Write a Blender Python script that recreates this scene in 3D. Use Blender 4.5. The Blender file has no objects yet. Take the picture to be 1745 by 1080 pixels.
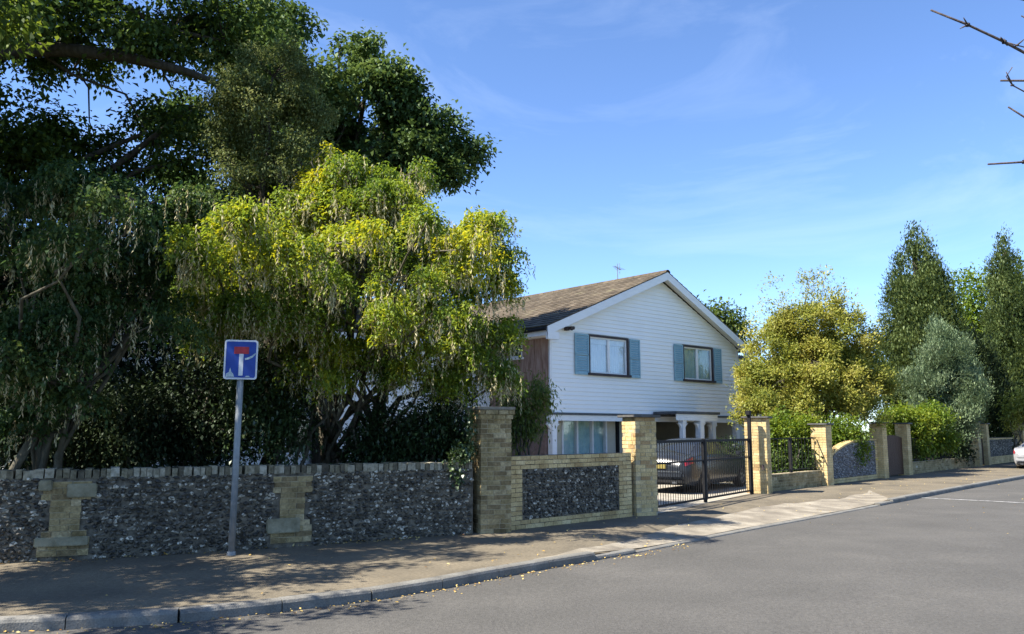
import bpy, bmesh, math, random
import numpy as np
from mathutils import Vector, Matrix, noise

random.seed(7)
rng = np.random.default_rng(7)
R = math.radians
scene = bpy.context.scene
COL = scene.collection

# ------------------------------------------------------------------ camera
EYE = 1.6
FPX = 1400.0
PITCH = math.atan(195.0 / FPX)
cam_d = bpy.data.cameras.new('camera')
cam_d.sensor_width = 36.0
cam_d.lens = 36.0 * FPX / 1745.0
cam_d.clip_start = 0.05
cam_d.clip_end = 3000.0
cam = bpy.data.objects.new('camera', cam_d)
cam.location = (0, 0, EYE)
cam.rotation_euler = (math.pi / 2 + PITCH, 0, 0)
COL.objects.link(cam)
scene.camera = cam

# ------------------------------------------------------------------ sun and sky
SUN_EL = R(50.0)
SUN_AZ = math.atan2(-0.38, -0.93)          # direction towards the sun, in the ground plane
world = bpy.data.worlds.new('World')
scene.world = world
world.use_nodes = True
wn, wl = world.node_tree.nodes, world.node_tree.links
wn.clear()
w_out = wn.new('ShaderNodeOutputWorld')
w_bg = wn.new('ShaderNodeBackground')
w_sky = wn.new('ShaderNodeTexSky')
w_sky.sky_type = 'NISHITA'
w_sky.sun_disc = False
w_sky.sun_elevation = SUN_EL
w_sky.sun_rotation = math.pi / 2 - SUN_AZ
w_sky.air_density = 0.7
w_sky.dust_density = 0.1
w_sky.ozone_density = 2.2
w_bg.inputs['Strength'].default_value = 0.121
# thin cirrus: long streaks of noise mixed into the sky all the way round
w_tc = wn.new('ShaderNodeTexCoord')
w_map = wn.new('ShaderNodeMapping')
w_map.inputs['Rotation'].default_value = (0.0, R(16), R(20))
w_map.inputs['Scale'].default_value = (1.5, 2.0, 4.6)
w_n = wn.new('ShaderNodeTexNoise')
w_n.inputs['Scale'].default_value = 1.7
w_n.inputs['Detail'].default_value = 7.0
w_n.inputs['Roughness'].default_value = 0.62
w_n.inputs['Distortion'].default_value = 1.1
w_r = wn.new('ShaderNodeValToRGB')
w_r.color_ramp.elements[0].position = 0.50
w_r.color_ramp.elements[0].color = (0, 0, 0, 1)
w_r.color_ramp.elements[1].position = 0.86
w_r.color_ramp.elements[1].color = (0.18, 0.18, 0.18, 1)
w_mix = wn.new('ShaderNodeMix')
w_mix.data_type = 'RGBA'
w_mix.inputs[7].default_value = (4.6, 5.2, 6.2, 1)
w_hs = wn.new('ShaderNodeHueSaturation')
w_hs.inputs['Saturation'].default_value = 1.02
wl.new(w_tc.outputs['Generated'], w_map.inputs['Vector'])
wl.new(w_map.outputs['Vector'], w_n.inputs['Vector'])
wl.new(w_n.outputs['Fac'], w_r.inputs['Fac'])
wl.new(w_r.outputs['Color'], w_mix.inputs[0])
wl.new(w_sky.outputs['Color'], w_hs.inputs['Color'])
w_tint = wn.new('ShaderNodeMix')
w_tint.data_type = 'RGBA'
w_tint.blend_type = 'MULTIPLY'
w_tint.inputs[0].default_value = 1.0
w_tint.inputs[7].default_value = (0.79, 0.88, 1.0, 1)
wl.new(w_hs.outputs['Color'], w_tint.inputs[6])
wl.new(w_tint.outputs[2], w_mix.inputs[6])
wl.new(w_mix.outputs[2], w_bg.inputs['Color'])
wl.new(w_bg.outputs['Background'], w_out.inputs['Surface'])

sun_d = bpy.data.lights.new('sun', 'SUN')
sun_d.energy = 5.0
sun_d.angle = R(0.53)
sun_d.color = (1.0, 0.93, 0.82)
sun = bpy.data.objects.new('sun', sun_d)
to_sun = Vector((math.cos(SUN_AZ) * math.cos(SUN_EL), math.sin(SUN_AZ) * math.cos(SUN_EL), math.sin(SUN_EL)))
sun.rotation_euler = to_sun.to_track_quat('Z', 'Y').to_euler()
sun.location = (-20, 0, 30)
COL.objects.link(sun)

vs = scene.view_settings
vs.view_transform = 'Standard'
vs.look = 'None'
vs.exposure = 1.40
vs.gamma = 1.0
vs.use_curve_mapping = False
cy = scene.cycles
cy.max_bounces = 7
cy.diffuse_bounces = 3
cy.glossy_bounces = 3
cy.transmission_bounces = 4
cy.transparent_max_bounces = 8
cy.caustics_reflective = False
cy.caustics_refractive = False
cy.use_denoising = True

# ------------------------------------------------------------------ measuring helpers
_c, _s = math.cos(PITCH), math.sin(PITCH)


def at(px, py, d):
    """The world point seen at a place in the picture, d metres ahead of the camera."""
    x, u = px - 872.5, 540.0 - py
    k = d / (FPX * _c - u * _s)
    return Vector((x * k, d, EYE + (FPX * _s + u * _c) * k))


def gnd(px, py, z=0.0):
    x, u = px - 872.5, 540.0 - py
    k = (z - EYE) / (FPX * _s + u * _c)
    return Vector((x * k, (FPX * _c - u * _s) * k, z))


# ------------------------------------------------------------------ materials
def new_mat(name):
    m = bpy.data.materials.new(name)
    m.use_nodes = True
    m.node_tree.nodes.clear()
    return m, m.node_tree.nodes, m.node_tree.links


def ramp(n, stops):
    r = n.new('ShaderNodeValToRGB')
    e = r.color_ramp.elements
    e[0].position, e[0].color = stops[0][0], (*stops[0][1], 1)
    e[1].position, e[1].color = stops[-1][0], (*stops[-1][1], 1)
    for p, c in stops[1:-1]:
        k = e.new(p)
        k.color = (*c, 1)
    return r


def surf(name, c1, c2, scale=6.0, rough=0.8, bump=0.0, bscale=None, c3=None, spec=0.3, metallic=0.0,
         stretch=(1, 1, 1), detail=6.0, contrast=(0.3, 0.7), fine=None, tint=None):
    """Principled surface: two (three) colours mixed by noise, optional bump, optional per-piece tint attribute."""
    m, n, l = new_mat(name)
    out = n.new('ShaderNodeOutputMaterial')
    p = n.new('ShaderNodeBsdfPrincipled')
    tc = n.new('ShaderNodeNewGeometry')
    mp = n.new('ShaderNodeMapping')
    mp.inputs['Scale'].default_value = stretch
    t = n.new('ShaderNodeTexNoise')
    t.inputs['Scale'].default_value = scale
    t.inputs['Detail'].default_value = detail
    t.inputs['Roughness'].default_value = 0.6
    l.new(tc.outputs['Position'], mp.inputs['Vector'])
    l.new(mp.outputs['Vector'], t.inputs['Vector'])
    stops = [(contrast[0], c1), (contrast[1], c2)]
    if c3:
        stops = [(contrast[0], c1), (0.5 * sum(contrast), c2), (contrast[1], c3)]
    r = ramp(n, stops)
    l.new(t.outputs['Fac'], r.inputs['Fac'])
    col = r.outputs['Color']
    if tint:                                     # tint: list of ramp stops driven by the piece's own value
        a = n.new('ShaderNodeAttribute')
        a.attribute_name = 'tint'
        tr = ramp(n, tint)
        l.new(a.outputs['Fac'], tr.inputs['Fac'])
        mx = n.new('ShaderNodeMix')
        mx.data_type = 'RGBA'
        mx.blend_type = 'MULTIPLY'
        mx.inputs[0].default_value = 1.0
        l.new(tr.outputs['Color'], mx.inputs[6])
        l.new(col, mx.inputs[7])
        col = mx.outputs[2]
    if fine:                                     # fine grain: (scale, strength)
        t2 = n.new('ShaderNodeTexNoise')
        t2.inputs['Scale'].default_value = fine[0]
        t2.inputs['Detail'].default_value = 3.0
        l.new(tc.outputs['Position'], t2.inputs['Vector'])
        r2 = ramp(n, [(0.3, (1 - fine[1],) * 3), (0.7, (1 + fine[1],) * 3)])
        l.new(t2.outputs['Fac'], r2.inputs['Fac'])
        mx2 = n.new('ShaderNodeMix')
        mx2.data_type = 'RGBA'
        mx2.blend_type = 'MULTIPLY'
        mx2.inputs[0].default_value = 1.0
        l.new(col, mx2.inputs[6])
        l.new(r2.outputs['Color'], mx2.inputs[7])
        col = mx2.outputs[2]
    l.new(col, p.inputs['Base Color'])
    p.inputs['Roughness'].default_value = rough
    p.inputs['Metallic'].default_value = metallic
    p.inputs['Specular IOR Level'].default_value = spec
    if bump:
        bt = n.new('ShaderNodeTexNoise')
        bt.inputs['Scale'].default_value = bscale or scale * 4
        bt.inputs['Detail'].default_value = 5.0
        l.new(mp.outputs['Vector'], bt.inputs['Vector'])
        b = n.new('ShaderNodeBump')
        b.inputs['Strength'].default_value = bump
        b.inputs['Distance'].default_value = 0.02
        l.new(bt.outputs['Fac'], b.inputs['Height'])
        l.new(b.outputs['Normal'], p.inputs['Normal'])
    l.new(p.outputs['BSDF'], out.inputs['Surface'])
    return m


def leaf_mat(name, stops, transl=0.35, gloss=0.025, grough=0.6):
    """Leaves: diffuse + translucent, each leaf's colour from its own tint value."""
    m, n, l = new_mat(name)
    out = n.new('ShaderNodeOutputMaterial')
    a = n.new('ShaderNodeAttribute')
    a.attribute_name = 'tint'
    r = ramp(n, stops)
    l.new(a.outputs['Fac'], r.inputs['Fac'])
    d = n.new('ShaderNodeBsdfDiffuse')
    t = n.new('ShaderNodeBsdfTranslucent')
    g = n.new('ShaderNodeBsdfGlossy')
    g.inputs['Roughness'].default_value = grough
    g.inputs['Color'].default_value = (0.9, 0.95, 0.9, 1)
    br = n.new('ShaderNodeHueSaturation')
    br.inputs['Value'].default_value = 1.5
    br.inputs['Saturation'].default_value = 1.05
    br.inputs['Hue'].default_value = 0.49
    l.new(r.outputs['Color'], d.inputs['Color'])
    l.new(r.outputs['Color'], br.inputs['Color'])
    l.new(br.outputs['Color'], t.inputs['Color'])
    m1 = n.new('ShaderNodeMixShader')
    m1.inputs[0].default_value = transl
    l.new(d.outputs[0], m1.inputs[1])
    l.new(t.outputs[0], m1.inputs[2])
    m2 = n.new('ShaderNodeMixShader')
    m2.inputs[0].default_value = gloss
    l.new(m1.outputs[0], m2.inputs[1])
    l.new(g.outputs[0], m2.inputs[2])
    l.new(m2.outputs[0], out.inputs['Surface'])
    return m


def glass_mat(name, tint=(0.95, 0.97, 0.97), refl=0.0):
    m, n, l = new_mat(name)
    out = n.new('ShaderNodeOutputMaterial')
    tr = n.new('ShaderNodeBsdfTransparent')
    tr.inputs['Color'].default_value = (*tint, 1)
    g = n.new('ShaderNodeBsdfGlossy')
    g.inputs['Roughness'].default_value = 0.03
    mx = n.new('ShaderNodeMixShader')
    mx.inputs[0].default_value = 0.07 + refl
    l.new(tr.outputs[0], mx.inputs[1])
    l.new(g.outputs[0], mx.inputs[2])
    l.new(mx.outputs[0], out.inputs['Surface'])
    return m


M = {}
M['asphalt'] = surf('asphalt', (0.070, 0.067, 0.060), (0.085, 0.081, 0.073), 0.55, 0.9, 0.6, 60, fine=(28, 0.20), contrast=(0.25, 0.75), c3=(0.108, 0.102, 0.091))
M['pave'] = surf('pavement_tarmac', (0.096, 0.082, 0.060), (0.142, 0.120, 0.084), 0.9, 0.92, 0.5, 70, fine=(24, 0.22), c3=(0.18, 0.15, 0.103))
M['crossover'] = surf('crossover_concrete', (0.13, 0.113, 0.088), (0.22, 0.193, 0.148), 1.8, 0.9, 0.4, 50, fine=(60, 0.22), c3=(0.34, 0.305, 0.24))
M['kerb'] = surf('kerb_concrete', (0.115, 0.11, 0.097), (0.21, 0.203, 0.18), 3.0, 0.85, 0.3, 60, fine=(70, 0.2))
M['soil'] = surf('garden_soil', (0.035, 0.028, 0.018), (0.07, 0.075, 0.03), 1.5, 0.95, 0.6, 20)
M['land'] = surf('land_grass', (0.04, 0.06, 0.02), (0.08, 0.10, 0.035), 0.2, 0.95)
M['drive'] = surf('drive_gravel', (0.26, 0.235, 0.19), (0.42, 0.385, 0.31), 3.0, 0.95, 0.6, 60, fine=(60, 0.35))
M['paint'] = surf('road_paint', (0.20, 0.20, 0.19), (0.46, 0.46, 0.44), 9.0, 0.8, contrast=(0.42, 0.62))
M['mortar'] = surf('mortar', (0.30, 0.25, 0.155), (0.44, 0.37, 0.24), 14, 0.95, 0.4, 60)
M['mortar_dark'] = surf('flint_mortar', (0.034, 0.030, 0.022), (0.21, 0.185, 0.14), 9, 0.95, 0.5, 60)
BRICK_TINT = [(0.0, (0.40, 0.27, 0.13)), (0.25, (0.54, 0.40, 0.19)), (0.6, (0.62, 0.475, 0.235)), (0.85, (0.66, 0.52, 0.28)), (1.0, (0.66, 0.56, 0.36))]
M['brick'] = surf('stock_brick', (0.60, 0.55, 0.46), (1.0, 1.0, 1.0), 2.6, 0.92, 0.35, 70, tint=BRICK_TINT, contrast=(0.30, 0.58), fine=(38, .22), detail=8)
OLD_TINT = [(0.0, (0.14, 0.10, 0.06)), (0.3, (0.29, 0.225, 0.12)), (0.6, (0.40, 0.32, 0.17)), (0.85, (0.48, 0.40, 0.25)), (1.0, (0.54, 0.50, 0.40))]
M['old_brick'] = surf('weathered_brick', (0.42, 0.40, 0.32), (0.95, 0.93, 0.88), 3.2, 0.95, 0.4, 70, tint=OLD_TINT, contrast=(0.32, 0.62), fine=(30, .28), detail=8)
FLINT_TINT = [(0.0, (0.020, 0.018, 0.013)), (0.45, (0.066, 0.058, 0.042)), (0.72, (0.18, 0.160, 0.118)), (0.9, (0.40, 0.365, 0.28)), (1.0, (0.60, 0.55, 0.44))]
COP_TINT = [(0.0, (0.07, 0.062, 0.045)), (0.35, (0.17, 0.15, 0.10)), (0.6, (0.24, 0.215, 0.145)), (0.8, (0.33, 0.30, 0.225)), (1.0, (0.50, 0.48, 0.40))]
M['coping'] = surf('coping_brick', (0.5, 0.5, 0.45), (1.1, 1.1, 1.1), 16, 0.95, 0.5, 70, tint=COP_TINT, contrast=(.32, .6))
M['flint'] = surf('knapped_flint', (0.6, 0.6, 0.6), (1.25, 1.25, 1.25), 22, 0.48, 0.25, 60, spec=0.45, tint=FLINT_TINT)
PALE_TINT = [(0.0, (0.10, 0.10, 0.105)), (0.5, (0.19, 0.19, 0.19)), (1.0, (0.42, 0.42, 0.41))]
M['flint_pale'] = surf('pale_flint', (0.7, 0.7, 0.7), (1.2, 1.2, 1.2), 22, 0.6, 0.25, 60, tint=PALE_TINT)
M['slate'] = surf('slate_cap', (0.055, 0.055, 0.055), (0.13, 0.128, 0.12), 9, 0.8, 0.3)
M['stone_cap'] = surf('stone_cap', (0.13, 0.11, 0.085), (0.26, 0.24, 0.19), 8, 0.9, 0.4)
M['stone_block'] = surf('stone_block', (0.16, 0.145, 0.09), (0.34, 0.31, 0.21), 6, 0.95, 0.5)
M['white'] = surf('white_paint', (0.77, 0.76, 0.74), (0.85, 0.84, 0.82), 3, 0.6, stretch=(1, 1, 4))
M['board'] = surf('painted_weatherboard', (0.86, 0.85, 0.82), (0.91, 0.90, 0.87), 0.8, 0.55, stretch=(1, 1, 1))
M['shutter'] = surf('shutter_blue', (0.22, 0.37, 0.43), (0.28, 0.44, 0.50), 6, 0.6)
M['dark_frame'] = surf('dark_frame', (0.035, 0.025, 0.03), (0.06, 0.045, 0.045), 10, 0.6)
M['curtain'] = surf('net_curtain', (0.62, 0.68, 0.76), (0.76, 0.80, 0.86), 5, 0.9)
M['curtain_green'] = surf('green_curtain', (0.30, 0.42, 0.38), (0.42, 0.54, 0.50), 5, 0.9)
M['curtain_blue'] = surf('aqua_curtain', (0.36, 0.55, 0.58), (0.52, 0.70, 0.72), 5, 0.9)
M['interior'] = surf('room_inside', (0.10, 0.10, 0.11), (0.16, 0.16, 0.17), 3, 0.9)
M['timber'] = surf('brown_timber', (0.16, 0.095, 0.065), (0.34, 0.215, 0.16), 5, 0.85, 0.3, 30, stretch=(2.5, 2.5, 0.35), c3=(0.44, 0.32, 0.26))
M['red_brick'] = surf('dull_red_brick', (0.20, 0.125, 0.10), (0.32, 0.22, 0.185), 8, 0.9, 0.3)
M['beige'] = surf('beige_render', (0.50, 0.46, 0.36), (0.60, 0.55, 0.43), 2.5, 0.9, 0.2)
M['tile'] = surf('roof_tile', (0.55, 0.55, 0.5), (1.1, 1.05, 1.0), 4, 0.9, 0.3, 40,
                 tint=[(0.0, (0.070, 0.055, 0.040)), (0.5, (0.122, 0.100, 0.072)), (0.85, (0.17, 0.142, 0.105)), (1.0, (0.19, 0.178, 0.11))])
M['felt'] = surf('roof_under', (0.05, 0.045, 0.04), (0.09, 0.08, 0.07), 6, 0.9)
M['lead'] = surf('lead_flat', (0.06, 0.065, 0.07), (0.12, 0.125, 0.13), 6, 0.7)
M['iron'] = surf('black_iron', (0.010, 0.010, 0.011), (0.02, 0.02, 0.021), 20, 0.7, spec=0.15)
M['gate_wood'] = surf('dark_gate_wood', (0.05, 0.025, 0.015), (0.10, 0.055, 0.03), 8, 0.75, 0.3, stretch=(4, 4, 0.4))
M['post'] = surf('galvanised_post', (0.17, 0.19, 0.20), (0.25, 0.27, 0.28), 14, 0.5, 0.05, metallic=0.25)
M['sign_blue'] = surf('sign_blue', (0.008, 0.035, 0.22), (0.015, 0.055, 0.30), 8, 0.45)
M['sign_white'] = surf('sign_white', (0.50, 0.52, 0.55), (0.66, 0.68, 0.70), 14, 0.5)
M['sign_red'] = surf('sign_red', (0.28, 0.02, 0.03), (0.42, 0.035, 0.045), 16, 0.5)
M['sticker'] = surf('worn_sticker', (0.20, 0.28, 0.33), (0.55, 0.62, 0.62), 30, 0.7)
M['alu'] = surf('aerial_metal', (0.25, 0.25, 0.26), (0.4, 0.4, 0.41), 10, 0.4, metallic=0.6)
M['bark'] = surf('bark', (0.03, 0.024, 0.018), (0.085, 0.07, 0.052), 6, 0.95, 0.8, 18, stretch=(2, 2, 0.4))
M['bark_grey'] = surf('grey_bark', (0.055, 0.05, 0.035), (0.14, 0.125, 0.09), 8, 0.95, 0.6, 22, stretch=(2, 2, 0.5))
M['twig'] = surf('twig_bark', (0.05, 0.038, 0.038), (0.12, 0.095, 0.085), 20, 0.9, 0.5, 60)
M['rubber'] = surf('tyre_rubber', (0.012, 0.012, 0.012), (0.02, 0.02, 0.02), 20, 0.85)
M['rim'] = surf('wheel_rim', (0.30, 0.30, 0.31), (0.42, 0.42, 0.43), 10, 0.35, metallic=0.8)
M['car_grey'] = surf('car_paint_grey', (0.022, 0.026, 0.034), (0.028, 0.033, 0.042), 2, 0.24, spec=0.35, metallic=0.0)
M['car_silver'] = surf('car_paint_silver', (0.42, 0.42, 0.43), (0.50, 0.50, 0.51), 2, 0.25, spec=0.6, metallic=0.4)
M['car_trim'] = surf('car_trim', (0.012, 0.012, 0.013), (0.02, 0.02, 0.02), 10, 0.5)
M['chrome'] = surf('chrome', (0.34, 0.34, 0.36), (0.42, 0.42, 0.44), 10, 0.3, metallic=1.0)
M['car_glass'] = surf('car_glass', (0.02, 0.025, 0.03), (0.035, 0.04, 0.045), 2, 0.06, spec=1.0)
M['tail_red'] = surf('tail_lamp_red', (0.32, 0.012, 0.018), (0.45, 0.03, 0.04), 10, 0.2, spec=0.6)
M['plate'] = surf('plate_yellow', (0.22, 0.18, 0.05), (0.28, 0.23, 0.07), 10, 0.5)
M['glass'] = glass_mat('window_glass')
M['litter'] = leaf_mat('fallen_leaf', [(0.0, (0.22, 0.10, 0.03)), (0.5, (0.50, 0.34, 0.09)), (1.0, (0.62, 0.50, 0.22))], 0.1, 0.02)

# foliage colours
M['lf_big'] = leaf_mat('leaf_overhanging', [(0.0, (0.034, 0.062, 0.014)), (0.6, (0.075, 0.122, 0.020)), (1.0, (0.17, 0.22, 0.03))], 0.36)
M['lf_dark'] = leaf_mat('leaf_sycamore', [(0.0, (0.045, 0.080, 0.022)), (0.6, (0.080, 0.132, 0.034)), (1.0, (0.14, 0.20, 0.055))], 0.25)
M['lf_olive'] = leaf_mat('leaf_holm_oak', [(0.0, (0.062, 0.085, 0.028)), (0.6, (0.13, 0.165, 0.052)), (1.0, (0.23, 0.25, 0.10))], 0.28)
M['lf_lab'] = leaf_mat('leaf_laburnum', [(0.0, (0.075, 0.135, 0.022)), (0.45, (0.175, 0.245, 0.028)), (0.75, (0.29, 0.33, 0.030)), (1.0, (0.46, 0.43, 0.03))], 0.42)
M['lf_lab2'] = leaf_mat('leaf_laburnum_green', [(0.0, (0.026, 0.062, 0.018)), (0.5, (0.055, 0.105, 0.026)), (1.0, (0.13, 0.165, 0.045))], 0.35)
M['pod'] = leaf_mat('seed_pod', [(0.0, (0.30, 0.27, 0.13)), (0.6, (0.50, 0.45, 0.26)), (1.0, (0.66, 0.59, 0.38))], 0.3, 0.02)
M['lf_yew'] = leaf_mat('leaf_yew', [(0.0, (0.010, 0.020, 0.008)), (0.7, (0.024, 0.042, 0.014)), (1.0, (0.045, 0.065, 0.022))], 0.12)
M['lf_shrub'] = leaf_mat('leaf_shrub', [(0.0, (0.020, 0.042, 0.014)), (0.6, (0.042, 0.078, 0.022)), (1.0, (0.085, 0.13, 0.04))], 0.2, 0.06, 0.45)
M['lf_gold'] = leaf_mat('leaf_gold', [(0.0, (0.13, 0.165, 0.026)), (0.5, (0.265, 0.275, 0.042)), (1.0, (0.42, 0.385, 0.095))], 0.38)
M['lf_cyp'] = leaf_mat('leaf_cypress', [(0.0, (0.050, 0.078, 0.022)), (0.6, (0.105, 0.145, 0.038)), (1.0, (0.18, 0.22, 0.065))], 0.22)
M['lf_grey'] = leaf_mat('leaf_grey', [(0.0, (0.080, 0.125, 0.055)), (0.6, (0.15, 0.21, 0.105)), (1.0, (0.26, 0.32, 0.18))], 0.2)
M['lf_lime'] = leaf_mat('leaf_lime', [(0.0, (0.06, 0.115, 0.012)), (0.5, (0.12, 0.185, 0.018)), (1.0, (0.22, 0.26, 0.03))], 0.35)
M['lf_mid'] = leaf_mat('leaf_mid', [(0.0, (0.04, 0.075, 0.016)), (0.6, (0.085, 0.13, 0.025)), (1.0, (0.16, 0.20, 0.04))], 0.3)


# ------------------------------------------------------------------ object helpers
def tag(o, label=None, cat=None, group=None, kind=None):
    if label:
        o['label'] = label
    if cat:
        o['category'] = cat
    if group:
        o['group'] = group
    if kind:
        o['kind'] = kind
    return o


def empty(name, loc=(0, 0, 0), rz=0.0, parent=None):
    o = bpy.data.objects.new(name, None)
    o.location = loc
    o.rotation_euler = (0, 0, rz)
    o.empty_display_size = 0.2
    COL.objects.link(o)
    if parent:
        o.parent = parent
    return o


def link(name, mesh, parent=None, loc=(0, 0, 0), rot=(0, 0, 0)):
    o = bpy.data.objects.new(name, mesh)
    o.location = loc
    o.rotation_euler = rot
    COL.objects.link(o)
    if parent:
        o.parent = parent
    return o


class MB:
    """Collects polygons and builds one mesh object."""

    def __init__(self):
        self.v, self.f, self.t = [], [], []

    def poly(self, pts, tint=0.5):
        b = len(self.v)
        self.v += [tuple(p) for p in pts]
        self.f.append(tuple(range(b, b + len(pts))))
        self.t.append(tint)

    def hexa(self, p, tint=0.5):
        """8 corners: 0-3 bottom ring, 4-7 top ring."""
        b = len(self.v)
        self.v += [tuple(q) for q in p]
        for q in ((0, 3, 2, 1), (4, 5, 6, 7), (0, 1, 5, 4), (1, 2, 6, 5), (2, 3, 7, 6), (3, 0, 4, 7)):
            self.f.append(tuple(b + k for k in q))
            self.t.append(tint)

    def box(self, x0, x1, y0, y1, z0, z1, tint=0.5):
        self.hexa([(x0, y0, z0), (x1, y0, z0), (x1, y1, z0), (x0, y1, z0),
                   (x0, y0, z1), (x1, y0, z1), (x1, y1, z1), (x0, y1, z1)], tint)

    def tube(self, pts, radii, sides=6, cap=True):
        pts = [Vector(p) for p in pts]
        b = len(self.v)
        up = Vector((0.13, 0.21, 0.97))
        for i, p in enumerate(pts):
            d = (pts[min(i + 1, len(pts) - 1)] - pts[max(i - 1, 0)]).normalized()
            a = d.cross(up)
            if a.length < 1e-3:
                a = d.cross(Vector((1, 0, 0)))
            a.normalize()
            c = d.cross(a)
            for k in range(sides):
                w = 2 * math.pi * k / sides
                self.v.append(tuple(p + (a * math.cos(w) + c * math.sin(w)) * radii[i]))
        for i in range(len(pts) - 1):
            for k in range(sides):
                k2 = (k + 1) % sides
                self.f.append((b + i * sides + k, b + i * sides + k2, b + (i + 1) * sides + k2, b + (i + 1) * sides + k))
                self.t.append(0.5)
        if cap:
            self.f.append(tuple(b + k for k in range(sides))[::-1])
            self.f.append(tuple(b + (len(pts) - 1) * sides + k for k in range(sides)))
            self.t += [0.5, 0.5]

    def grid(self, rows, tint=0.5, close=False):
        b = len(self.v)
        w = len(rows[0])
        for r in rows:
            self.v += [tuple(p) for p in r]
        for i in range(len(rows) - 1):
            for k in range(w if close else w - 1):
                k2 = (k + 1) % w
                self.f.append((b + i * w + k, b + i * w + k2, b + (i + 1) * w + k2, b + (i + 1) * w + k))
                self.t.append(tint)

    def mesh(self, name, mat, smooth=False):
        me = bpy.data.meshes.new(name)
        me.from_pydata(self.v, [], self.f)
        me.materials.append(mat)
        at_ = me.attributes.new('tint', 'FLOAT', 'FACE')
        at_.data.foreach_set('value', self.t)
        if smooth:
            me.polygons.foreach_set('use_smooth', [True] * len(me.polygons))
        me.update()
        return me

    def build(self, name, mat, parent=None, smooth=False, bevel=0.0, loc=(0, 0, 0), rot=(0, 0, 0)):
        me = self.mesh(name, mat, smooth)
        if bevel:
            bm = bmesh.new()
            bm.from_mesh(me)
            bmesh.ops.remove_doubles(bm, verts=bm.verts, dist=1e-5)
            bmesh.ops.bevel(bm, geom=[e for e in bm.edges if len(e.link_faces) == 2 and e.calc_face_angle(0) > 0.5],
                            offset=bevel, segments=2, affect='EDGES')
            bm.to_mesh(me)
            bm.free()
        return link(name, me, parent, loc, rot)


def one_box(name, mat, parent, x0, x1, y0, y1, z0, z1, bevel=0.0):
    m = MB()
    m.box(x0, x1, y0, y1, z0, z1)
    return m.build(name, mat, parent, bevel=bevel)


def quads(name, V, F, tints, mat, parent=None):
    """Fast mesh from numpy: V (n,3), F (m,4), tints (m)."""
    me = bpy.data.meshes.new(name)
    me.vertices.add(len(V))
    me.vertices.foreach_set('co', np.ascontiguousarray(V, dtype=np.float32).ravel())
    m = len(F)
    me.loops.add(4 * m)
    me.loops.foreach_set('vertex_index', np.ascontiguousarray(F, dtype=np.int32).ravel())
    me.polygons.add(m)
    me.polygons.foreach_set('loop_start', np.arange(0, 4 * m, 4, dtype=np.int32))
    me.update(calc_edges=True)
    a = me.attributes.new('tint', 'FLOAT', 'FACE')
    a.data.foreach_set('value', np.ascontiguousarray(tints, dtype=np.float32))
    me.materials.append(mat)
    return link(name, me, parent)


def spline(pts, n):
    """Catmull-Rom through pts, resampled to n points at even arc length."""
    P = [Vector(p) for p in pts]
    P = [P[0] * 2 - P[1]] + P + [P[-1] * 2 - P[-2]]
    out = []
    for i in range(1, len(P) - 2):
        for k in range(24):
            t = k / 24
            a, b, c, d = P[i - 1], P[i], P[i + 1], P[i + 2]
            out.append(0.5 * ((2 * b) + (c - a) * t + (2 * a - 5 * b + 4 * c - d) * t * t + (3 * b - a - 3 * c + d) * t ** 3))
    out.append(P[-2])
    L = [0.0]
    for i in range(1, len(out)):
        L.append(L[-1] + (out[i] - out[i - 1]).length)
    res, j = [], 0
    for k in range(n):
        s = L[-1] * k / (n - 1)
        while j < len(L) - 2 and L[j + 1] < s:
            j += 1
        f = (s - L[j]) / max(L[j + 1] - L[j], 1e-9)
        res.append(out[j].lerp(out[j + 1], min(max(f, 0), 1)))
    return res


# ------------------------------------------------------------------ the ground, road and pavement
ROAD_Z = -0.11
KERB = [(-16.0, 4.6), (-10.0, 5.9)] + [tuple(gnd(x, y, ROAD_Z)[:2]) for x, y in
        ((0, 1076), (250, 1064), (550, 1032), (700, 1011), (900, 973), (1100, 938), (1250, 908), (1400, 880), (1540, 853), (1650, 832), (1745, 815))]
_e = Vector((0.69, 0.72))
KERB += [tuple(Vector(KERB[-1]) + _e * d) for d in (8, 20, 45)]
KS = spline([(x, y, 0) for x, y in KERB], 220)
WALL = [(-17.0, 7.4), (-11.0, 8.9), (-6.13, 10.3), (-3.6, 11.5), (-0.6, 13.4), (2.6, 16.4), (6.3, 21.9), (8.6, 23.75), (12.3, 28.25),
        (14.1, 30.1), (20.4, 37.2), (24.9, 41.6), (34.0, 51.5), (56.0, 75.0)]
WS = spline([(x, y, 0) for x, y in WALL], 220)


def drop(p):
    """How far the footway dips to the dropped kerb at the gateway (0 none, 1 full)."""
    s = p.x
    a = min(max((s - 0.6) / 1.4, 0), 1)
    b = min(max((9.6 - s) / 1.4, 0), 1)
    k = min(a, b)
    return k * k * (3 - 2 * k)


m = MB()
m.poly([(-600, -400, -0.2), (600, -400, -0.2), (600, 900, -0.2), (-600, 900, -0.2)])
tag(m.build('ground', M['land']), kind='structure')
# road: from the kerb line across to the far kerb
rows = []
for i, p in enumerate(KS):
    d = (KS[min(i + 1, 219)] - KS[max(i - 1, 0)]).normalized()
    nrm = Vector((d.y, -d.x, 0))
    rows.append([p + nrm * (-0.06 + 7.4 * k / 6) + Vector((0, 0, ROAD_Z + 0.05 * math.sin(math.pi * k / 6))) for k in range(7)])
m = MB()
m.grid(rows)
tag(m.build('road', M['asphalt'], smooth=True), kind='structure')
m = MB()
m.grid([[r[-1] + (r[-1] - r[0]).normalized() * k + Vector((0, 0, z)) for k, z in ((0.0, 0), (0.0, 0.11), (0.14, 0.115), (3.2, 0.13), (3.21, -0.1))] for r in rows])
tag(m.build('opposite_pavement', M['pave']), kind='structure')
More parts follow.
